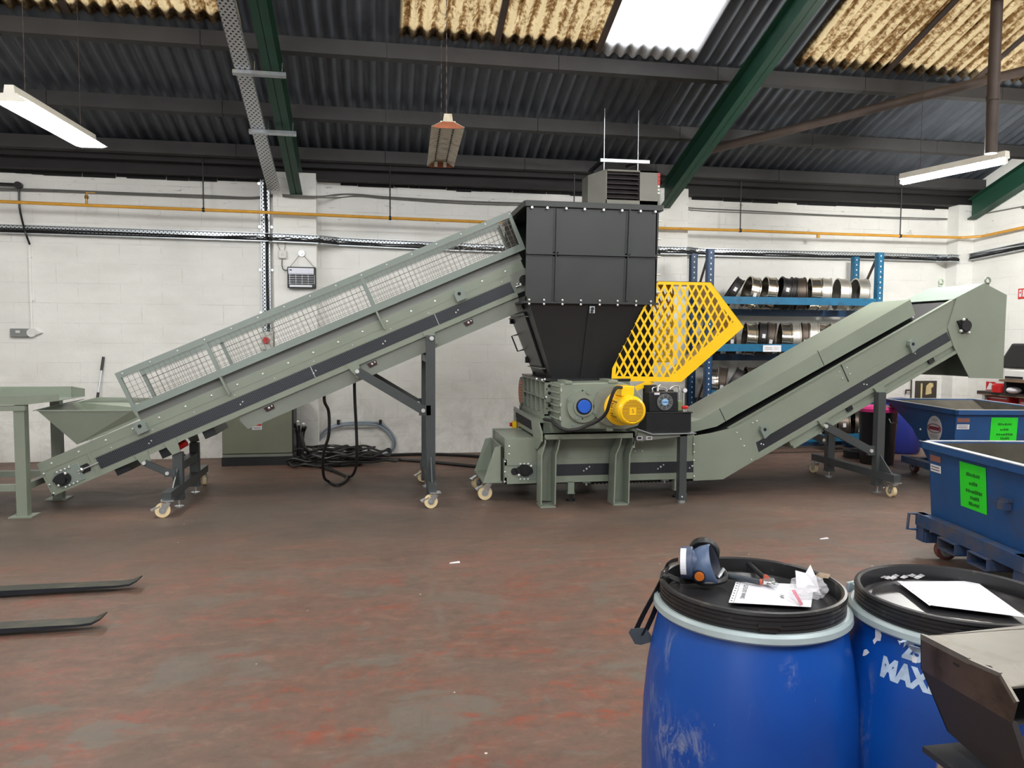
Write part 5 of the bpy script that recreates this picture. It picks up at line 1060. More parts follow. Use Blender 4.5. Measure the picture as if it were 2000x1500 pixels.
def skip(label, Mk, ext):
    """tipping skip: x = along from the label end to the tipping lip, y = across, z up"""
    t = thing('tipping_skip', label, 'skip', M=Mk); L, Wd, z1 = 1.62, 1.16, .885
    bs = lambda n, b, m, **k: build(b, n, m, k.pop('par', t), M=Mk, **k)
    prof = [(.045, .22), (0, z1), (L, z1), (.92, .58), (.52, .22)]; b = B()
    for y in (0, Wd-.006): b.prism(prof, y, y+.006)
    b.poly3([(.045, 0, .22), (0, 0, z1), (0, Wd, z1), (.045, Wd, .22)], (.006, 0, 0)).poly3([(L, 0, z1), (.92, 0, .58), (.92, Wd, .58), (L, Wd, z1)], (-.006, 0, .0)).poly3([(.92, 0, .58), (.52, 0, .22), (.52, Wd, .22), (.92, Wd, .58)], (-.006, 0, 0)).box(.045, .52, 0, Wd, .22, .226)
    body = bs('body', b, SKIP, smooth=0)
    bs('inner_lining', B().poly3([(L-.02, .007, z1-.012), (.92, .007, .59), (.92, Wd-.007, .59), (L-.02, Wd-.007, z1-.012)], (-.004, 0, .004)).poly3([(.92, .007, .59), (.52, .007, .23), (.52, Wd-.007, .23), (.92, Wd-.007, .59)], (-.004, 0, .003)).box(.052, .54, .007, Wd-.007, .227, .231).poly3([(.052, .007, .23), (.008, .007, z1-.01), (.008, Wd-.007, z1-.01), (.052, Wd-.007, .23)], (.004, 0, 0)).prism([(.05, .24), (.01, z1-.01), (L-.05, z1-.01), (.92, .6), (.54, .24)], .0065, .009).prism([(.05, .24), (.01, z1-.01), (L-.05, z1-.01), (.92, .6), (.54, .24)], Wd-.009, Wd-.0065), SKIN, par=body, smooth=0)
    rm = B().box(-.05, .0, -.04, Wd+.04, z1-.05, z1).box(-.05, L, -.04, 0, z1-.05, z1).box(-.05, L, Wd, Wd+.04, z1-.05, z1)
    bs('rim', rm, SKIP, par=body, smooth=0); bs('worn_edge', B().box(-.052, .0, -.042, Wd+.042, z1, z1+.006).box(-.05, L, -.042, .0, z1, z1+.006).box(-.05, L, Wd, Wd+.042, z1, z1+.006).poly3([(L-.3, -.03, z1+.003), (L+.02, -.03, z1+.003), (L+.02, Wd+.03, z1+.003), (L-.02, Wd+.03, z1+.003), (L-.02, .0, z1+.003)], (0, 0, .004)), WORN, par=body, smooth=0)
    fr = B()
    for y in (-.02, Wd-.08): fr.box(-.04, 1.12, y, y+.1, .12, .2)
    fr.box(-.06, .02, -.04, Wd+.04, .235, .33).box(.9, 1.0, 0, Wd, .12, .2).box(-.05, .0, -.04, .06, .12, .33).box(-.05, 0, Wd-.06, Wd+.04, .12, .33)
    base = bs('base_frame', fr, SKIPD, smooth=0)
    for y in (.32, .68): bs('fork_pocket', B().box(-.09, .9, y, y+.22, .15, .158).box(-.09, .9, y, y+.22, .225, .233).box(-.09, .9, y, y+.008, .15, .23).box(-.09, .9, y+.212, y+.22, .15, .23), SKIPD, par=base, smooth=0)
    for x in (.1, 1.02):
        for y in (.1, Wd-.1):
            w_ = bs('caster', B().box(x-.05, x+.05, y-.045, y+.045, .135, .15).poly3([(x-.045, y-.032, .14), (x+.03, y-.032, .14), (x+.015, y-.032, .07), (x-.02, y-.032, .06)], (0, .004, 0)).poly3([(x-.045, y+.03, .14), (x+.03, y+.03, .14), (x+.015, y+.03, .07), (x-.02, y+.03, .06)], (0, .004, 0)), SKIPD, smooth=0)
            bs('wheel', B().cyl((x, y-.024, .076), (x, y+.024, .076), .076, 28), RUST, par=w_); bs('wheel_centre', B().cyl((x, y-.027, .076), (x, y+.027, .076), .05, 24), GREYW, par=w_)
    xs = lambda z: .045-(z-.22)/(z1-.22)*.045-.002     # label face
    def lab(name, ya, yb, za, zb, m, par=None, d=.002): return bs(name, B().poly3([(xs(za)-d, ya, za), (xs(za)-d, yb, za), (xs(zb)-d, yb, zb), (xs(zb)-d, ya, zb)], (.001, 0, 0)), m, par=par or body, smooth=0)
    ye = ext
    lab('brown_label', ye(.02), ye(.16), .745, .79, pm('faded_red_label', (140, 92, 84), .6, 0, .1, 9)); wl = lab('white_label', ye(.02), ye(.16), .665, .72, PAPER)
    for z in (.68, .7): lab('lettering', ye(.03), ye(.14), z, z+.006, INK, wl, .004)
    gp = lab('green_notice', ye(.40), ye(.70), .48, .80, GREENP)
    for z, a, c in ((.715, .48, .63), (.655, .51, .6), (.60, .47, .64), (.555, .52, .62), (.51, .5, .62)):
        rr = random.Random(int(z*1000)); b = B(); y = a
        while y < c:
            w_ = rr.uniform(.008, .018); b.box(xs(z)-.0045, xs(z)-.003, min(ye(y), ye(y+w_)), max(ye(y), ye(y+w_)), z+rr.uniform(-.004, 0), z+rr.uniform(.014, .024)); y += w_+rr.uniform(.004, .008)
        bs('lettering', b, GREENINK, par=gp, smooth=0)
    b = bs('lifting_eye', B().box(xs(.6)-.05, xs(.6), ye(.92)-.035, ye(.92)+.035, .57, .62).box(xs(.6)-.03, xs(.6), ye(.92)-.045, ye(.92)+.045, .62, .64), SKIPD, par=body, smooth=0)
    b = bs('side_handle', B().tube([(-.05, -.03, .32), (-.11, -.04, .32), (-.12, -.04, .2), (-.05, -.03, .2)], .012, 8, smooth=False), SKIPD, par=base)
    return t, bs, body
Rv, Fv = _r, _f
# B: faces the camera, tipping lip away from it ; A: label end faces left
oB = Rv*4.985+Fv*8.47; MB2 = Mx(((Fv.x, Rv.x, 0, oB.x), (Fv.y, Rv.y, 0, oB.y), (0, 0, 1, 0), (0, 0, 0, 1)))
tB, bs, body = skip('far blue tipping skip with round sticker on its dark sloping side', MB2, lambda y: y)
# round sticker on its left side: ellipses and lettering
cx_, cz_ = .42, .62
st = bs('round_sticker', B().cyl((cx_, -.003, cz_), (cx_, -.0005, cz_), .155, 40), pm('white_sticker', (206, 204, 206), .5, 0, .04, 9), par=body)
ring_ = B()
for s in (1,):
    pts = [(cx_+.14*cos(a), -.004, cz_+.008+.05*sin(a)) for a in [2*pi*i/40 for i in range(41)]]; ring_.tube(pts, .005, 5, smooth=False)
ring_.box(cx_-.115, cx_+.115, -.005, -.003, cz_-.012, cz_+.028)
bs('red_emblem', ring_, pm('dark_red_print', (128, 32, 50), .5, 0, .1, 9), par=st, smooth=0)
b = B()
for k, (za, w_) in enumerate(((.09, .05), (.11, .06), (-.075, .08), (-.092, .09), (-.108, .07))): b.box(cx_-w_, cx_+w_, -.004, -.003, cz_+za, cz_+za+.006)
bs('lettering', b, CABG, par=st, smooth=0); bs('rivet', B().ball((.86, -.003, .58) if False else (.72, -.003, .58), .014, 8), BOLT, par=body)
oA = Rv*3.19+Fv*5.76; MA2 = Mx(((Rv.x, -Fv.x, 0, oA.x), (Rv.y, -Fv.y, 0, oA.y), (0, 0, 1, 0), (0, 0, 0, 1)))
skip('near blue tipping skip with worn bright rim and green notice on its left end', MA2, lambda y: y)
# ------------------------------------------------------------------ things along the right wall
def fx(x, y): return PX(x, y, XR-.02)
FIRE = pm('fire_red_print', (206, 44, 36), .5, 0, .05, 8)
a, c = PX(1989, 564, XR-.01), PX(2004, 583, XR-.01); t = thing('fire_sign', 'red and white fire safety sign on the white end wall', 'sign', (XR-.01, (a.y+c.y)/2, c.z))
build(B().box(XR-.012, XR, c.y, a.y, c.z, a.z), 'plate', FIRE, t, smooth=0); m_ = (a.y+c.y)/2
build(B().box(XR-.014, XR-.012, m_+.01, a.y-.02, c.z+.03, a.z-.02), 'white_panel', PAPER, t, smooth=0); build(B().box(XR-.014, XR-.012, c.y+.02, m_-.01, c.z+.03, a.z-.02), 'white_panel', PAPER, t, smooth=0)
build(B().box(XR-.016, XR-.014, m_+.04, a.y-.05, (a.z+c.z)/2+.0, (a.z+c.z)/2+.03), 'pictogram', FIRE, t, smooth=0)
# desk with screen
yd0, yd1 = 8.0, 9.95; zt = PX(1930, 764, 8.75).z
t = thing('workbench', 'cluttered workbench with dark worktop standing against the white end wall', 'bench', (9.0, 9., 0))
dx0 = 8.72; zt = PY(1912, 764, 10.0).z; yd1 = 10.15; dx0 = PY(1908, 764, yd1).x
build(B().box(dx0, XR-.02, 8.2, yd1, zt-.04, zt), 'worktop', pm('dark_bench_top', (58, 48, 44), .5, 0, .2, 6), t, smooth=0); build(B().box(dx0, XR-.02, 8.2, yd1, zt-.055, zt-.04), 'worktop_edge', WOOD, t, smooth=0)
for y in (8.3, yd1-.1):
    for x in (dx0+.05, XR-.1): build(B().box(x-.025, x+.025, y-.025, y+.025, 0, zt-.05), 'leg', GALV, t, smooth=0)
def chest(xa, ya, yb, za, zb, label, n):
    t = thing('tool_chest', label, 'tool chest', (xa+.2, (ya+yb)/2, za)); build(B().box(xa, XR-.05, ya, yb, za, zb), 'body', RED, t, bev=.006)
    for k in range(n):
        z = za+(zb-za)*(k+.08)/n; d = build(B().box(xa-.012, xa, ya+.02, yb-.02, z, z+(zb-za)*.84/n), 'drawer', RED, t, smooth=0); build(B().box(xa-.02, xa-.012, ya+.05, yb-.05, z+(zb-za)*.6/n, z+(zb-za)*.68/n), 'pull', GALV, d, smooth=0)
chest(dx0+.1, 9.62, 10.1, zt-.42, zt-.06, 'small red drawer chest below the left end of the bench', 3)
chest(dx0+.08, 8.4, 9.45, .0, zt-.07, 'large red tool chest under the bench beside the small chest', 4)
build_box = lambda nm, x0, x1, y0, y1, z0, z1, m, lab, cat: tag(build(B().box(x0, x1, y0, y1, z0, z1), nm, m, bev=.005), lab, cat)
a, c = PX(1926, 745, XR-.03), PX(1943, 762, XR-.03); t = thing('red_wall_card', 'red card with white shape propped against the end wall above the bench', 'card', (XR-.03, c.y, c.z)); build(B().box(XR-.03, XR-.02, c.y, a.y, zt+.0, a.z), 'board', RED, t, smooth=0); build(B().prism([(c.y+.02, zt+.01), (c.y+.16, zt+.01), (c.y+.1, zt+.12), (c.y+.05, zt+.1)], XR-.034, XR-.03, 'x'), 'white_shape', PAPER, t, smooth=0)
p = PX(1952, 755, XR-.25); tag(build(B().lathe([(0, 0), (.1, 0), (.1, .1), (.07, .13), (0, .13)], 20, (XR-.25, p.y, zt)), 'red_tub', RED), 'round red tub on the cluttered bench', 'tub')
p = PX(1978, 760, XR-.3); tag(build(B().ball((XR-.3, p.y, zt+.05), .1, 14, (1, 1.2, .5)), 'white_cloth', PAPER), 'crumpled white cloth on the bench under the shelf', 'cloth')
zs = PX(1962, 741, XR-.4).z; t = thing('monitor_shelf', 'thin wooden shelf raised on the bench under the printer', 'shelf', (XR-.2, 9.1, zt)); ys_ = PX(1957, 740, XR-.4).y
build(B().box(XR-.45, XR-.02, 8.3, ys_, zs-.03, zs), 'board', WOOD, t, smooth=0)
for y in (8.4, ys_-.06): build(B().box(XR-.4, XR-.06, y-.02, y+.02, zt, zs-.03), 'support', BLACKM, t, smooth=0)
a, c = PX(1966, 721, XR-.35), PX(2010, 736, XR-.35); t = thing('printer', 'small white printer on the shelf below the black screen', 'printer', (XR-.2, c.y, zs)); build(B().box(XR-.4, XR-.08, c.y, a.y, zs, a.z), 'body', WHITE, t, bev=.02); build(B().box(XR-.41, XR-.4, c.y+.05, a.y-.04, zs+.02, zs+.05), 'paper_slot', BLACK, t, smooth=0)
a, c = PX(1974, 672, XR-.12), PX(2030, 672, XR-.12); b2 = PX(1965, 719, XR-.34)
t = thing('wall_screen', 'black screen tilted forward on the end wall above the printer', 'screen', (XR-.2, a.y, b2.z)); sc_ = build(B().poly3([(XR-.1, a.y, a.z), (XR-.1, c.y, a.z), (XR-.34, c.y, b2.z), (XR-.34, a.y, b2.z)], (.03, 0, .01)), 'panel', BLACK, t, smooth=0)
build(B().poly3([(XR-.115, a.y-.03, a.z-.02), (XR-.115, c.y+.03, a.z-.02), (XR-.335, c.y+.03, b2.z+.02), (XR-.335, a.y-.03, b2.z+.02)], (-.002, 0, -.001)), 'display', DARK, sc_, smooth=0); build(B().bar((XR-.02, (a.y+c.y)/2, a.z-.1), (XR-.2, (a.y+c.y)/2, (a.z+b2.z)/2), .08, .05), 'wall_bracket', BLACKM, t, smooth=0)
# picture board at the back wall corner
yw_ = W-.03; a, c = PY(1790, 744, yw_), PY(1829, 771, yw_); t = thing('notice_board', 'dark picture board with pale yellowish shape leaning on the back wall', 'board', ((a.x+c.x)/2, yw_, c.z-.1))
build(B().box(a.x, c.x, yw_, W, c.z-.15, a.z), 'board', pm('dark_olive_board', (62, 58, 48), .5, 0, .15, 7), t, smooth=0); build(B().box(a.x+.08, a.x+.11, yw_-.004, yw_, c.z-.1, a.z-.04), 'pale_stripe', pm('cream_print', (210, 190, 140), .6, 0, .1, 9), t, smooth=0)
build(B().prism([(a.x+.17, c.z+.0), (a.x+.18, a.z-.08), (a.x+.24, a.z-.03), (a.x+.3, a.z-.04), (a.x+.31, a.z-.09), (a.x+.27, a.z-.12), (a.x+.28, c.z+.02)], yw_-.004, yw_), 'pale_shape', bpy.data.materials['cream_print'], t, smooth=0)
x_ = PY(1779, 755, W-.04).x; t = thing('wall_tap', 'thin dark standpipe with small tap beside the notice board', 'pipe', (x_, W-.04, 0)); build(B().cyl((x_, W-.05, 0), (x_, W-.05, PY(1779, 735, W-.05).z), .012, 8), 'pipe', BROWNS, t); q = PY(1775, 762, W-.05); build(B().cyl((q.x-.06, W-.06, q.z), (q.x+.03, W-.06, q.z), .014, 8).cyl((q.x-.06, W-.06, q.z), (q.x-.06, W-.06, q.z-.06), .012, 8), 'tap', BROWNS, t)
# ------------------------------------------------------------------ foreground drums
LIDM = pm('black_lid_plastic', (34, 34, 36), .36, 0, .15, 6, dirt=(104, 98, 90), dirt_amt=.18, dscale=7); BANDM = pm('pale_clamp_ring', (168, 182, 184), .38, .25, .06, 8)
PROF = [(0, 0), (.235, 0), (.25, .015), (.268, .06), (.284, .2), (.293, .36), (.296, .5), (.292, .62), (.283, .72), (.270, .80), (.254, .870), (.246, .898), (0, .898)]
def prad(z):
    for (r0, z0), (r1, z1) in zip(PROF[1:-2], PROF[2:-1]):
        if z0 <= z <= z1: return r0+(r1-r0)*(z-z0)/(z1-z0)
    return .29
def drum_mat(name, seed, amt, stains=()):
    m, t, p = nt(name); v = ocoord(t); mp = N(t, 'ShaderNodeMapping'); mp.inputs['Location'].default_value = (seed, seed*.7, 0); t.links.new(v, mp.inputs['Vector']); v = mp.outputs[0]
    c = mixc(t, ramp(t, noise(t, v, 2), .3, .7), lin((2, 60, 142)), lin((4, 78, 165)))
    d = ramp(t, noise(t, stretch(t, v, 1, 1, .6), 5, 7, .75, .6), .60, .75); c = mixc(t, mth(t, 'MULTIPLY', d, amt), c, lin((108, 126, 160)))
    sc = ramp(t, noise(t, stretch(t, v, 14, 14, 3), 2, 3, .8, 2), .715, .74); c = mixc(t, mth(t, 'MULTIPLY', sc, .55), c, lin((170, 190, 220)))
    sc2 = ramp(t, noise(t, v, 4.2, 8, .8, 1), .70, .715); c = mixc(t, mth(t, 'MULTIPLY', sc2, .75), c, lin((176, 178, 176)))
    for (q, rx, rz, am) in stains:       # whitish scuffs with a place of their own
        sp = N(t, 'ShaderNodeVectorMath', operation='SUBTRACT'); t.links.new(ocoord(t), sp.inputs[0]); sp.inputs[1].default_value = q
        ln = N(t, 'ShaderNodeVectorMath', operation='LENGTH'); t.links.new(stretch(t, sp.outputs[0], 1/rx, 1/rx, 1/rz), ln.inputs[0])
        mk = mth(t, 'MULTIPLY', ramp(t, ln.outputs['Value'], 1., .3), ramp(t, noise(t, stretch(t, v, 1, 1, .55), 13, 8, .78, 1.4), .46, .66))
        c = mixc(t, mth(t, 'MULTIPLY', mk, am), c, lin((150, 156, 164)))
    t.links.new(c, p.inputs['Base Color']); p.inputs['Roughness'].default_value = .4; bumpn(t, p, noise(t, v, 120, 2), .05, .002); return m
def drum(cx, cy, label, mat):
    t = thing('plastic_drum', label, 'drum', (cx, cy, 0)); c = (cx, cy, 0)
    bd = build(B().lathe([(r, z) for r, z in PROF], 72, c), 'body', mat, t, smooth=50)
    build(B().lathe([(.243, .894), (.262, .894), (.268, .900), (.266, .914), (.258, .921), (.243, .921)], 72, c, closed=True), 'clamp_ring', BANDM, t, smooth=25)
    pr = [(.243, .918)]
    for k in range(4): z = .920+.011*k; pr += [(.250, z), (.250, z+.007), (.2475, z+.008), (.2475, z+.0105)]
    pr += [(.252, .965), (.250, .972), (.243, .974), (.236, .970), (.233, .93), (.222, .926), (.216, .936), (.205, .936), (.198, .926), (0, .926)]
    ld = build(B().lathe(pr, 72, c), 'lid', LIDM, t, smooth=30)
    return t, bd, ld
d1 = PZ(1466, 1138, .97); d2 = PZ(1866, 1156, .97)
def hit(px, py, c, cy_):      # point on the drum wall under a pixel
    d = ray(px, py); o = CAM-V((cy_.x, cy_.y, 0)); tt = 0; z = .7
    for k in range(6):
        r = prad(z); A_ = d.x**2+d.y**2; Bq = o.x*d.x+o.y*d.y; Cq = o.x**2+o.y**2-r*r; D_ = max(0, Bq*Bq-A_*Cq); tt = (-Bq-sqrt(D_))/A_; z = EYE+d.z*tt
    p = CAM+d*tt; return atan2(p.y-cy_.y, p.x-cy_.x), p.z
def lp(px, py, c):
    a, z = hit(px, py, 0, c); r = prad(z); return (r*cos(a), r*sin(a), z)
D1, B1, L1 = drum(d1.x, d1.y, 'blue plastic drum carrying the respirator mask and pliers on its black lid', drum_mat('scuffed_blue_plastic', 0, .2, [(lp(1300, 1440, d1), .09, .12, .8), (lp(1350, 1460, d1), .08, .1, .6), (lp(1308, 1262, d1), .03, .09, .7), (lp(1543, 1316, d1), .03, .05, .6), (lp(1272, 1380, d1), .04, .2, .5)]))
D2, B2_, L2 = drum(d2.x, d2.y, 'blue plastic drum with white stencilled text beside the steel cowl', drum_mat('worn_blue_plastic', 3.1, .2, [(lp(1700, 1225, d2), .1, .03, .5), (lp(1690, 1400, d2), .03, .25, .4)]))
q = PZ(1490, 1207, .915)
tw = V((d1.x, d1.y, 0)); a_ = atan2(PZ(1493, 1200, .95).y-d1.y, PZ(1493, 1200, .95).x-d1.x)
b = B().box(.249, .262, -.028, .028, .940, .946).box(.249, .256, -.022, .022, .926, .942); b.xf(Mx.Translation((d1.x, d1.y, 0)) @ Mx.Rotation(a_, 4, 'Z')); build(b, 'lid_tab', LIDM, L1, smooth=0)
# ring closure on the second drum
a_ = atan2(PZ(1676, 1150, .885).y-d2.y, PZ(1676, 1150, .885).x-d2.x)
b = B().box(.262, .29, -.05, .06, .896, .919).box(.28, .292, -.06, .075, .892, .923).box(.262, .284, -.075, -.05, .875, .9); b.xf(Mx.Translation((d2.x, d2.y, 0)) @ Mx.Rotation(a_, 4, 'Z')); build(b, 'ring_closure', BANDM, D2, bev=.003)
# stencilled text wrapped on the second drum
STEN = pm('white_stencil_paint', (176, 196, 216), .55, 0, .2, 40)
def wrap(txt, size, ang, z, c, tilt=0, anchor=0, ws=1.):
    b = text_mesh(txt, size, .004); lo = min(p.x for p in b.v)
    out = []
    for p in b.v:
        x = (p.x-lo)*ws; y = p.y; zz = z+y+x*tilt; r = prad(zz)+.0012; a = ang+x/r; out.append(V((c.x+r*cos(a), c.y+r*sin(a), zz)))
    b.v = out; return b
a, z = hit(1722, 1302, 0, d2); bt_ = wrap('MAXI', .066, a, z, d2, 0, ws=.84)
a2, z2 = hit(1764, 1266, 0, d2); bt2 = wrap('25', .062, a2, z2, d2, 0, ws=.8); n = len(bt_.v); bt_.v += bt2.v; bt_.f += [[i+n for i in f] for f in bt2.f]
# thicken letter strokes a little by building them with a bold outline
build(bt_, 'stencilled_text', STEN, B2_, smooth=0)
def patch(px, py, pts, c, parent, m):
    a, z = hit(px, py, 0, c); vs = []
    for dx, dz in pts: zz = z+dz; r = prad(zz)+.0013; vs.append((c.x+r*cos(a+dx/r), c.y+r*sin(a+dx/r), zz))
    return build(B().add(vs, [tuple(range(len(vs)))]), 'label_scrap', m, parent, smooth=0)
patch(1713, 1243, [(-.012, .018), (.004, .020), (.014, .008), (.015, -.006), (.004, -.010), (-.002, -.022), (-.010, -.014), (-.004, -.004)], d2, B2_, PAPER)
patch(1692, 1275, [(-.010, .004), (.0, .010), (.012, .006), (.004, -.004), (-.004, -.010), (-.010, -.012)], d2, B2_, PAPER); patch(1757, 1254, [(-.006, .004), (.004, .004), (.003, -.006)], d2, B2_, PAPER); patch(1786, 1289, [(-.008, .01), (.006, .008), (.006, -.006), (-.004, -.006)], d2, B2_, PAPER)
# ---------------- things on the first lid
ZL = .9268
def onlid(px, py, z=ZL): return PZ(px, py, z)
def flat(name, pts, z, m, par=None, th=.0006): return build(B().prism([(p.x, p.y) for p in pts], z, z+th, 'z'), name, m, par, smooth=0)
LZ = .938
pts = [onlid(1437, 1137, LZ), onlid(1590, 1142, LZ), onlid(1584, 1186, LZ), onlid(1423, 1177, LZ)]
t = thing('paper_sheet', 'white handwritten sheet in a punched sleeve on the left drum lid', 'paper', (pts[0].x, pts[0].y, LZ))
ps = flat('sheet', pts, LZ, PAPER, t)
u = (pts[0]-pts[3]); vv = (pts[1]-pts[0])
for k in range(8): c = pts[3]+u*(.08+.12*k)+vv*.028; build(B().cyl((c.x, c.y, LZ+.0006), (c.x, c.y, LZ+.0011), .0028, 10), 'punch_hole', INK, ps)
c0 = pts[3]+vv*.06; c1 = pts[0]+vv*.06; build(B().bar((c0.x, c0.y, LZ+.001), (c1.x, c1.y, LZ+.001), .0012, .0006), 'sleeve_seam', CABG, ps, smooth=0)
uy = u.normalized(); ang = atan2(uy.y, uy.x)
def hand(txt, size, c, name='handwriting'):
    b = text_mesh(txt, size); b.xf(Mx.Translation((c.x, c.y, LZ+.0012)) @ Mx.Rotation(ang, 4, 'Z')); return build(b, name, INK, ps, smooth=0)
hand('DRAIN OUTLETS', .017, pts[3]+u*.52+vv*.15); hand('off 4', .017, pts[3]+u*.34+vv*.62)
# pliers
PLG = pm('dark_blue_grey_grip', (52, 60, 68), .5, 0, .1, 12); t = thing('pliers', 'pliers with dark grips and orange collars lying open on the drum lid', 'pliers', tuple(onlid(1495, 1134, .95)))
j = onlid(1500, 1138, .952)
build(B().tube([onlid(1417, 1124, .95), onlid(1440, 1128, .951), onlid(1465, 1133, .952), onlid(1484, 1137, .952)], .0085, 10), 'grip', PLG, t)
build(B().tube([onlid(1458, 1098, .956), onlid(1470, 1108, .956), onlid(1483, 1120, .955), onlid(1494, 1128, .954)], .0075, 10), 'grip', BLACK, t)
build(B().cyl(onlid(1483, 1136.5, .952), onlid(1489, 1137, .952), .0092, 12).cyl(onlid(1494, 1127, .954), onlid(1498, 1130, .954), .0088, 12), 'collar', pm('orange_red_collar', (168, 74, 52), .45, 0, .1, 12), t)
jw = B().prism([(p.x, p.y) for p in (onlid(1489, 1134, .95), onlid(1502, 1131, .95), onlid(1512, 1133, .95), onlid(1514, 1138, .95), onlid(1506, 1141, .95), onlid(1490, 1139, .95))], .946, .956, 'z')
jw.prism([(p.x, p.y) for p in (onlid(1493, 1138, .95), onlid(1500, 1138, .95), onlid(1517, 1146, .95), onlid(1512, 1146.5, .95))], .946, .954, 'z').prism([(p.x, p.y) for p in (onlid(1506, 1137, .95), onlid(1512, 1136, .95), onlid(1522, 1142, .95), onlid(1514, 1142, .95))], .946, .954, 'z')
build(jw, 'jaws', CHROME, t, bev=.0015)
# clear bag
m, tt, p = nt('crumpled_clear_film'); p.inputs['Base Color'].default_value = lin((238, 236, 240)); p.inputs['Roughness'].default_value = .18; p.inputs['Alpha'].default_value = .26; p.inputs['Specular IOR Level'].default_value = .8; BAG = m
t = thing('plastic_bag', 'crumpled clear plastic bag with red print on the right of the drum lid', 'bag', tuple(onlid(1588, 1165, LZ)))
rng = random.Random(3); c = onlid(1580, 1166, LZ); b = B().ball((c.x, c.y, .965), .05, 22, (1.05, .8, .62))
b.v = [V((p.x+rng.uniform(-.006, .006), p.y+rng.uniform(-.006, .006), max(LZ+.001, p.z+rng.uniform(-.006, .006)))) for p in b.v]; build(b, 'film', BAG, t, smooth=0)
e = onlid(1556, 1172, LZ+.01); build(B().poly3([(e.x-.003, e.y-.022, LZ+.004), (e.x+.006, e.y-.02, LZ+.004), (e.x+.005, e.y+.022, LZ+.03), (e.x-.004, e.y+.02, LZ+.03)], (.002, 0, .001)), 'red_print', pm('pinkish_red_print', (190, 120, 134), .4, 0, .25, 60), t, smooth=0)
t = thing('crumpled_paper', 'folded white paper corner sticking up behind the clear bag on the drum lid', 'paper', tuple(onlid(1570, 1145, LZ)))
q = [onlid(1556, 1152, LZ), onlid(1602, 1158, LZ)]; build(B().add([q[0], q[1], q[1]+V((.0, .02, .035)), onlid(1593, 1150, LZ)+V((0, .03, .062)), onlid(1580, 1150, LZ)+V((0, .02, .04)), onlid(1560, 1148, LZ)+V((0, .02, .045))], [(0, 1, 2, 3, 4, 5)]), 'sheet', PAPER, t, smooth=0)
t = thing('clear_tape_strip', 'piece of brownish clear tape stuck over the drum lid rim', 'tape', tuple(onlid(1600, 1128, .97)))
m, tt, p = nt('brownish_clear_tape'); p.inputs['Base Color'].default_value = lin((196, 176, 150)); p.inputs['Roughness'].default_value = .15; p.inputs['Alpha'].default_value = .45
build(B().poly3([onlid(1578, 1136, .95), onlid(1600, 1118, .976), onlid(1622, 1122, .982), onlid(1618, 1130, .98), onlid(1598, 1128, .976), onlid(1586, 1142, .952)], (0, 0, .0006)), 'film', m, t, smooth=0)
# respirator mask
MK = pm('blue_grey_mask_rubber', (74, 92, 122), .42, 0, .08, 10); MKD = pm('dark_mask_inner', (30, 34, 50), .55, 0, .15, 10); FILT = pm('filter_blue_grey', (66, 78, 104), .45, 0, .08, 10)
mc = onlid(1383, 1106, .985); dep = (mc-CAM).dot(CF); pxs = dep/FPX       # metres per pixel here
t = thing('respirator_mask', 'blue grey half mask respirator with two filters resting on the drum lid', 'respirator', (mc.x, mc.y, .93))
def loc(px, py, back=0.): return CAM+ray(px, py)*(dep+back)
# face cup: rings lofted from the facepiece nose to the open face rim
n = 28; b = B(); rimc = loc(1395, 1102, -.02); ax = (CR*.80-CF*.45+CU*.28).normalized(); upv = (CU-ax*CU.dot(ax)).normalized(); sv = upv.cross(ax).normalized()
def mring(c, w, h, pt=.0):
    out = []
    for i in range(n):
        a = 2*pi*i/n; s_ = sin(a); cx_ = cos(a)
        wv = w*(1-.28*max(0, s_)**1.5-.05*max(0, -s_)); out.append(c+sv*cx_*wv+upv*(h*s_)-ax*(pt*max(0, s_)))
    return out
R_ = [mring(rimc-ax*.078, .010, .014), mring(rimc-ax*.073, .028, .034), mring(rimc-ax*.055, .044, .050), mring(rimc-ax*.028, .050, .059), mring(rimc, .046, .060), mring(rimc+ax*.003, .042, .056), mring(rimc-ax*.004, .038, .051), mring(rimc-ax*.03, .032, .042), mring(rimc-ax*.058, .018, .022)]
vs = [p for r in R_ for p in r]; fs = [(j*n+i, j*n+(i+1) % n, (j+1)*n+(i+1) % n, (j+1)*n+i) for j in range(len(R_)-1) for i in range(n)]+[tuple(range(n))[::-1], tuple(range((len(R_)-1)*n, len(R_)*n))]
build(B().add(vs[:6*n], fs[:5*n]+[tuple(range(n))[::-1]]), 'face_cup', MK, t, smooth=60); build(B().add(vs[5*n:], [tuple(x-5*n for x in f) for f in fs[5*n:8*n]]+[tuple(range(3*n, 4*n))]), 'inner_cup', MKD, t, smooth=60)
fc_ = loc(1342, 1099, .0); fa = (CR*.93-CF*.3+CU*.03).normalized()
build(B().cyl(fc_-fa*.016, fc_+fa*.018, .048, 36), 'filter', FILT, t, bev=.005, smooth=30)
build(B().cyl(fc_+fa*.014, fc_+fa*.03, .04, 30, .03), 'filter_mount', FILT, t); 
lw = B(); 
for i in range(9):
    a = rad(-30+i*11); a2 = rad(-30+(i+1)*11); ec = (-CF-fa*(-CF).dot(fa)).normalized(); eu = fa.cross(ec); eu = eu if eu.z > 0 else -eu
    n1 = ec*cos(a)+eu*sin(a); n2 = ec*cos(a2)+eu*sin(a2); lw.poly3([fc_+n1*.0487-fa*.0155, fc_+n2*.0487-fa*.0155, fc_+n2*.0487+fa*.001, fc_+n1*.0487+fa*.001], n1*.0006)
build(lw, 'filter_label', PAPER, t, smooth=0); build(B().cyl(fc_-fa*.018, fc_-fa*.0155, .042, 36), 'filter_face', FILT, t)
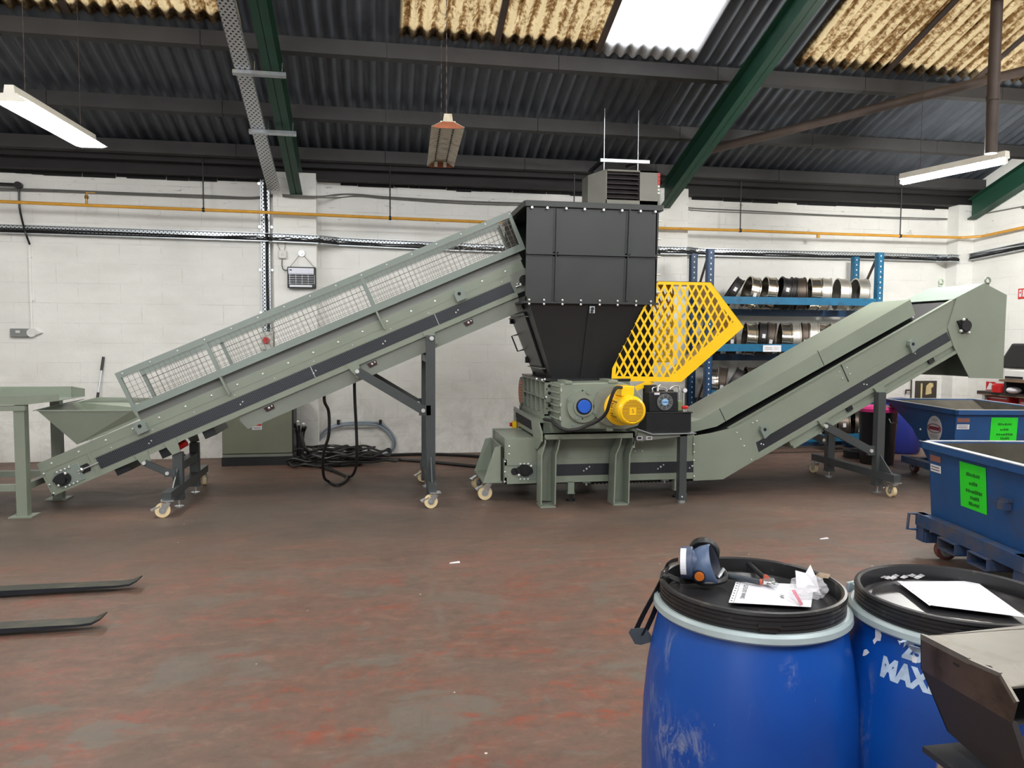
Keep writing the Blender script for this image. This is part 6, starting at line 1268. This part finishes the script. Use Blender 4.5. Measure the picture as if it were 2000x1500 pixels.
f2 = loc(1375, 1078, .06); a2_ = (CR*.3+CF*.85+CU*.35).normalized(); build(B().cyl(f2-a2_*.012, f2+a2_*.014, .046, 32), 'filter', BLACK, t, bev=.005, smooth=30)
vc = loc(1366, 1124, -.045); va_ = (CR*-.2-CF*.9-CU*.25).normalized(); build(B().cyl(vc-va_*.01, vc+va_*.004, .0165, 24), 'valve_cover', MKD, t); build(B().cyl(vc+va_*.003, vc+va_*.008, .0135, 24), 'orange_valve', pm('burnt_orange_valve', (196, 104, 34), .45, 0, .15, 30), t)
yk = B().tube([loc(1352, 1131, .02), loc(1372, 1138, -.03), loc(1396, 1138, -.04), loc(1414, 1133, -.02), loc(1416, 1122, .0), loc(1409, 1112, .02)], .009, 8); build(yk, 'head_yoke', BLACK, t); build(B().tube([loc(1402, 1128, -.03), loc(1408, 1120, -.02), loc(1413, 1112, .0)], .005, 6), 'buckle', GALV, t)
def strap(pts, w, wd, name, m=RUBBER):
    b = B(); P = [V(p) for p in pts]; Q = []
    for i in range(len(P)-1):
        a, b_, c, d = P[max(i-1, 0)], P[i], P[i+1], P[min(i+2, len(P)-1)]
        for k in range(6): s = k/6; Q.append(.5*((2*b_)+(c-a)*s+(2*a-5*b_+4*c-d)*s*s+(3*b_-a-3*c+d)*s**3))
    Q.append(P[-1]); wd = V(wd).normalized()*(w/2); vs = []; nrm = V((0, 0, 1))
    for i, p in enumerate(Q):
        d = (Q[min(i+1, len(Q)-1)]-Q[max(i-1, 0)]).normalized(); nn = d.cross(wd).normalized()*.001
        vs += [p-wd-nn, p+wd-nn, p+wd+nn, p-wd+nn]
    fs = []
    for i in range(len(Q)-1):
        for k in range(4): fs.append((4*i+k, 4*i+(k+1) % 4, 4*i+4+(k+1) % 4, 4*i+4+k))
    fs += [(3, 2, 1, 0), tuple(range(len(vs)-4, len(vs)))]; b.add(vs, fs); return build(b, name, m, t)
strap([loc(1358, 1134, .0), loc(1330, 1134, .01), loc(1305, 1124, -.01), PZ(1292, 1122, .978)], .022, CU*.5+CF*.8, 'head_strap')
strap([PZ(1303, 1122, .979), PZ(1296, 1128, .974), loc(1284, 1150, -.03), loc(1270, 1175, -.03), loc(1257, 1199, -.03), loc(1246, 1222, -.03), loc(1243, 1230, -.03)], .02, CR*.9+CF*.5, 'head_strap')
strap([PZ(1306, 1124, .979), PZ(1300, 1130, .974), loc(1290, 1158, -.035), loc(1280, 1190, -.035), loc(1266, 1222, -.035), loc(1257, 1240, -.035)], .02, CR*.9+CF*.5, 'head_strap')
strap([loc(1324, 1093, .03), loc(1312, 1096, .05), loc(1302, 1104, .05), loc(1296, 1118, .02)], .012, CU, 'head_strap')
pd = [loc(x, y, -.036) for x, y in ((1228, 1236), (1232, 1228), (1262, 1226), (1273, 1243), (1273, 1254), (1252, 1260), (1240, 1258))]
build(B().poly3(pd, CF*.004), 'crown_pad', pm('dark_slate_pad', (62, 70, 76), .5, 0, .1, 12), t, bev=.001)
# sleeve on the second lid
LZ2 = .939; pts = [PZ(1758, 1136, LZ2), PZ(1905, 1135, LZ2), PZ(2004, 1206, LZ2), PZ(1822, 1183, LZ2)]
t = thing('document_sleeve', 'white document in a clear punched sleeve on the right drum lid', 'paper', (pts[0].x, pts[0].y, LZ2))
ps = flat('sheet', pts, LZ2, PAPER, t); st2 = flat('punched_strip', [pts[0]+V((-.008, .004, 0)), pts[0]+V((.008, 0, 0)), pts[3]+V((.008, 0, 0)), pts[3]+V((-.01, .002, 0))], LZ2+.0008, pm('clear_sleeve_edge', (222, 224, 230), .2, 0, .05, 20), t)
for k in range(6): c = pts[0].lerp(pts[3], .3+.12*k); build(B().cyl((c.x, c.y, LZ2+.0014), (c.x, c.y, LZ2+.002), .0028, 10), 'punch_hole', INK, st2)
fl_ = B(); rng = random.Random(5)
for k in range(9):
    c = PZ(1722+k*10+rng.uniform(-4, 4), 1126+rng.uniform(-4, 6)+k*.5, LZ2+.002); fl_.poly3([c, c+V((.018, .004, .003)), c+V((.012, .016, .006)), c+V((-.006, .01, .001))], (0, 0, .0008))
for k in range(4):
    c = PZ(1868+k*10, 1128+rng.uniform(-2, 4), LZ2+.002); fl_.poly3([c, c+V((.016, .004, .003)), c+V((.01, .012, .005))], (0, 0, .0008))
build(fl_, 'crinkled_film', BAG, t, smooth=0)
# ---------------- steel cowl in the corner
SS = pm('smeared_stainless_steel', (128, 124, 116), .5, .7, .1, 4, dirt=(110, 100, 88), dirt_amt=.55, dscale=5); SSD = pm('brown_stained_stainless', (112, 100, 90), .32, .8, .18, 4, dirt=(60, 52, 46), dirt_amt=.5, dscale=5)
zc = 1.02; P0, P1, P2 = PZ(1800, 1243, zc), PZ(1893, 1292, zc), PZ(2040, 1218, zc)
t = thing('stainless_cowl', 'stained stainless steel cowl with open dark mouth on a plate beside the right drum', 'machine part', (P0.x+.15, P0.y-.1, 0))
XS = P0.x; q = lambda px, py: PX(px, py, XS)          # points in the left side plane
side = [q(1800, 1243), q(1893, 1291), q(1955, 1318), q(1986, 1372), q(1976, 1412), q(2004, 1500), q(1930, 1500), q(1850, 1428), q(1800, 1308)]
side = [V((XS, p.y, p.z)) for p in side]
build(B().poly3([side[0], side[1], side[2], side[3], side[4], side[8]], (.003, 0, 0)), 'side_plate', SSD, t, smooth=0)
build(B().poly3([side[8], side[4], side[5], side[6], side[7]], (.012, 0, 0)), 'lower_side', pm('dark_grey_steel_panel', (62, 58, 58), .35, .6, .15, 5), t, smooth=0)
XE = XS+.42; tp_ = [V((XS-.002, side[0].y, zc)), V((XS-.002, side[1].y, zc)), V((XS+.03, side[1].y-.02, zc-.0)), V((XE, side[1].y-.0, zc)), V((XE, side[0].y+.03, zc))]
build(B().poly3(tp_, (0, 0, -.004)), 'top_plate', SS, t, smooth=0); build(B().poly3([V((XS+.03, side[1].y-.02, zc)), V((XE, side[1].y, zc)), V((XE, side[1].y-.05, zc-.03)), V((XS+.05, side[1].y-.05, zc-.03))], (0, 0, -.004)), 'top_lip', SS, t, smooth=0)
build(B().bar(side[0], side[1], .006, .012).bar(side[1], side[2], .006, .008).bar(side[2], side[3], .006, .008), 'folded_edge', SS, t, smooth=0)
build(B().poly3([V((XE, p.y, p.z)) for p in (side[0], side[1], side[2], side[3], side[4], side[5], side[6], side[7], side[8])], (.003, 0, 0)).poly3([side[8], side[0], V((XE, side[0].y, zc)), V((XE, side[8].y, side[8].z))], (0, .003, 0)).poly3([side[8], side[7], V((XE, side[7].y, side[7].z)), V((XE, side[8].y, side[8].z))], (0, -.003, 0)), 'back_sheet', BLACKM, t, smooth=0)
p = q(1868, 1298); build(B().cbox((XS-.001, p.y, p.z), .002, .014, .004), 'slot', DARK, t, smooth=0)
zb = PX(1850, 1440, XS-.03).z; a = PX(1810, 1456, XS-.04); yb0, yb1 = a.y, side[5].y-.05
build(B().box(XS-.05, XE, yb1-.1, yb0, a.z-.012, a.z), 'base_plate', pm('dark_grey_base_plate', (52, 54, 58), .45, .4, .15, 6), t, smooth=0)
for x in (XS-.02, XE-.05): build(B().cyl((x, yb0-.03, .0), (x, yb0-.03, a.z-.01), .018, 14).cyl((x, yb0-.03, 0), (x, yb0-.03, .02), .05, 16).cyl((x, yb1+.02, .0), (x, yb1+.02, a.z-.01), .018, 14), 'support_leg', CHROME, t)
# ---------------- fork tines at the left
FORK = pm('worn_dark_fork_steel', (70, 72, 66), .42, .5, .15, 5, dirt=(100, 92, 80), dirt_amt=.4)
FORKD = pm('blue_black_fork_steel', (30, 34, 42), .5, .2, .15, 6)  # dark blade sides: black-blue paint, with their shade put into the colour
def fork(px, py, label, zt=.07):
    tip = PZ(px, py, zt); t = thing('fork_tine', label, 'fork tine', (tip.x-.6, tip.y, 0)); y0, y1 = tip.y-.055, tip.y+.055
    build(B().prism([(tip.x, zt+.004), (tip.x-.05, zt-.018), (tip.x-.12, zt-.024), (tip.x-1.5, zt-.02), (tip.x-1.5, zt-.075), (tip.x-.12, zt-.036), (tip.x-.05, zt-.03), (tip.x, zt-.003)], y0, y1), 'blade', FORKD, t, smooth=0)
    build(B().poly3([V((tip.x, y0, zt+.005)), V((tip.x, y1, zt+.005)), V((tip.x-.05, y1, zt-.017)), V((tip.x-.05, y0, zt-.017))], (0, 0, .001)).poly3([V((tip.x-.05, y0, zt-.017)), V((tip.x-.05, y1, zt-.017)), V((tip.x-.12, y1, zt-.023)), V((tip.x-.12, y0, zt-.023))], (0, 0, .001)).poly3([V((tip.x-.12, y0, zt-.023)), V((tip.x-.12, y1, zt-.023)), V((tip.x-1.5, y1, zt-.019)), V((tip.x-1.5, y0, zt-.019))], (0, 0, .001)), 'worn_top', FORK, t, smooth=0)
    build(B().box(tip.x-1.55, tip.x-1.5, y0, y1, 0, .62), 'shank', FORK, t, smooth=0)
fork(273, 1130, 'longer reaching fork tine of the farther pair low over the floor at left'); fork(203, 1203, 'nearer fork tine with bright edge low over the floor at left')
# ---------------- loading table at the left
t = thing('loading_table', 'sage green loading table with raised edges feeding the conveyor tail', 'table', (-3.8, 8., 0)); TG = GREEN
yf, yr = 7.52, 8.42; z1, z0 = PY(20, 773, yf).z, PY(20, 791, yf).z; xc = PY(48, 780, yf).x; zr = PY(60, 755, yr+.0).z
build(B().box(-5.2, xc, yf, yf+.012, z0, z1).box(-5.2, xc, yf, yf+.06, z0-.055, z0-.01), 'front_edge', TG, t, smooth=0)
sp1 = PY(115, 770, yf+.16); sp1b = PY(115, 783, yf+.16)
build(B().poly3([V((xc, yf, z0)), V((xc, yf, z1)), V((sp1.x, sp1.y, sp1.z)), V((sp1.x, sp1.y, sp1b.z))], (0, .006, 0)), 'spout_edge', TG, t, smooth=0)
rb0, rb1 = PY(140, 755, yr), PY(166, 759, yr-.12); rz = PY(166, 774, yr-.12)
build(B().box(-5.2, rb0.x, yr-.012, yr, z0, zr).poly3([V((rb0.x, yr, z0)), V((rb0.x, yr, zr)), V((rb1.x, rb1.y, rb1.z)), V((rz.x, rz.y, rz.z))], (0, -.006, 0)), 'rear_edge', TG, t, smooth=0)
fl1 = PY(64, 803, yf+.1); build(B().prism([(-5.2, yf+.01), (xc, yf+.01), (xc, yr-.01), (-5.2, yr-.01)], z0+.0, z0+.006, 'z').poly3([V((xc, yf+.02, z0)), V((sp1.x, sp1.y, sp1b.z)), V((rz.x, rz.y, rz.z)), V((rb0.x, yr-.01, z0)), V((xc, yr-.01, z0))], (0, 0, .005)), 'table_top', GREENL, t, smooth=0)
q2 = PY(164, 778, yr-.1); build(B().poly3([V((fl1.x, fl1.y, fl1.z)), V((fl1.x+.1, fl1.y+.3, fl1.z+.03)), V((q2.x, q2.y, q2.z-.012)), V((q2.x-.02, q2.y-.1, q2.z-.02))], (0, 0, .006)), 'spout_lip', GREENL, t, smooth=0)
lx = PY(44, 900, yf+.06).x
def tleg(x, y): L = build(B().box(x-.045, x+.045, y-.045, y+.045, .012, z0-.005), 'leg', TG, t, smooth=0); build(B().box(x-.1, x+.1, y-.09, y+.09, 0, .012), 'foot_plate', TG, L, smooth=0)
for x in (lx, -4.95):
    for y in (yf+.06, yr-.06): tleg(x, y)
for y in (yf+.06, yr-.06): build(B().box(-4.95, lx, y-.03, y+.03, .24, .30), 'rail', TG, t, smooth=0)
build(B().box(lx-.03, lx+.03, yf+.06, yr-.06, .24, .3), 'rail', TG, t, smooth=0)
# floor scraps
for i, (px, py, lab) in enumerate(((888, 1100, 'white scrap on the red floor near the slab joint crossing'), (1610, 1053, 'pale splinter on the floor behind the left drum'))):
    p = PZ(px, py); build_ = tag(build(B().poly3([(p.x-.04, p.y-.012, .001), (p.x+.04, p.y-.004, .001), (p.x+.036, p.y+.014, .008), (p.x-.036, p.y+.01, .001)], (0, 0, .003)), 'paper_scrap', PAPER, smooth=0), lab, 'scrap')
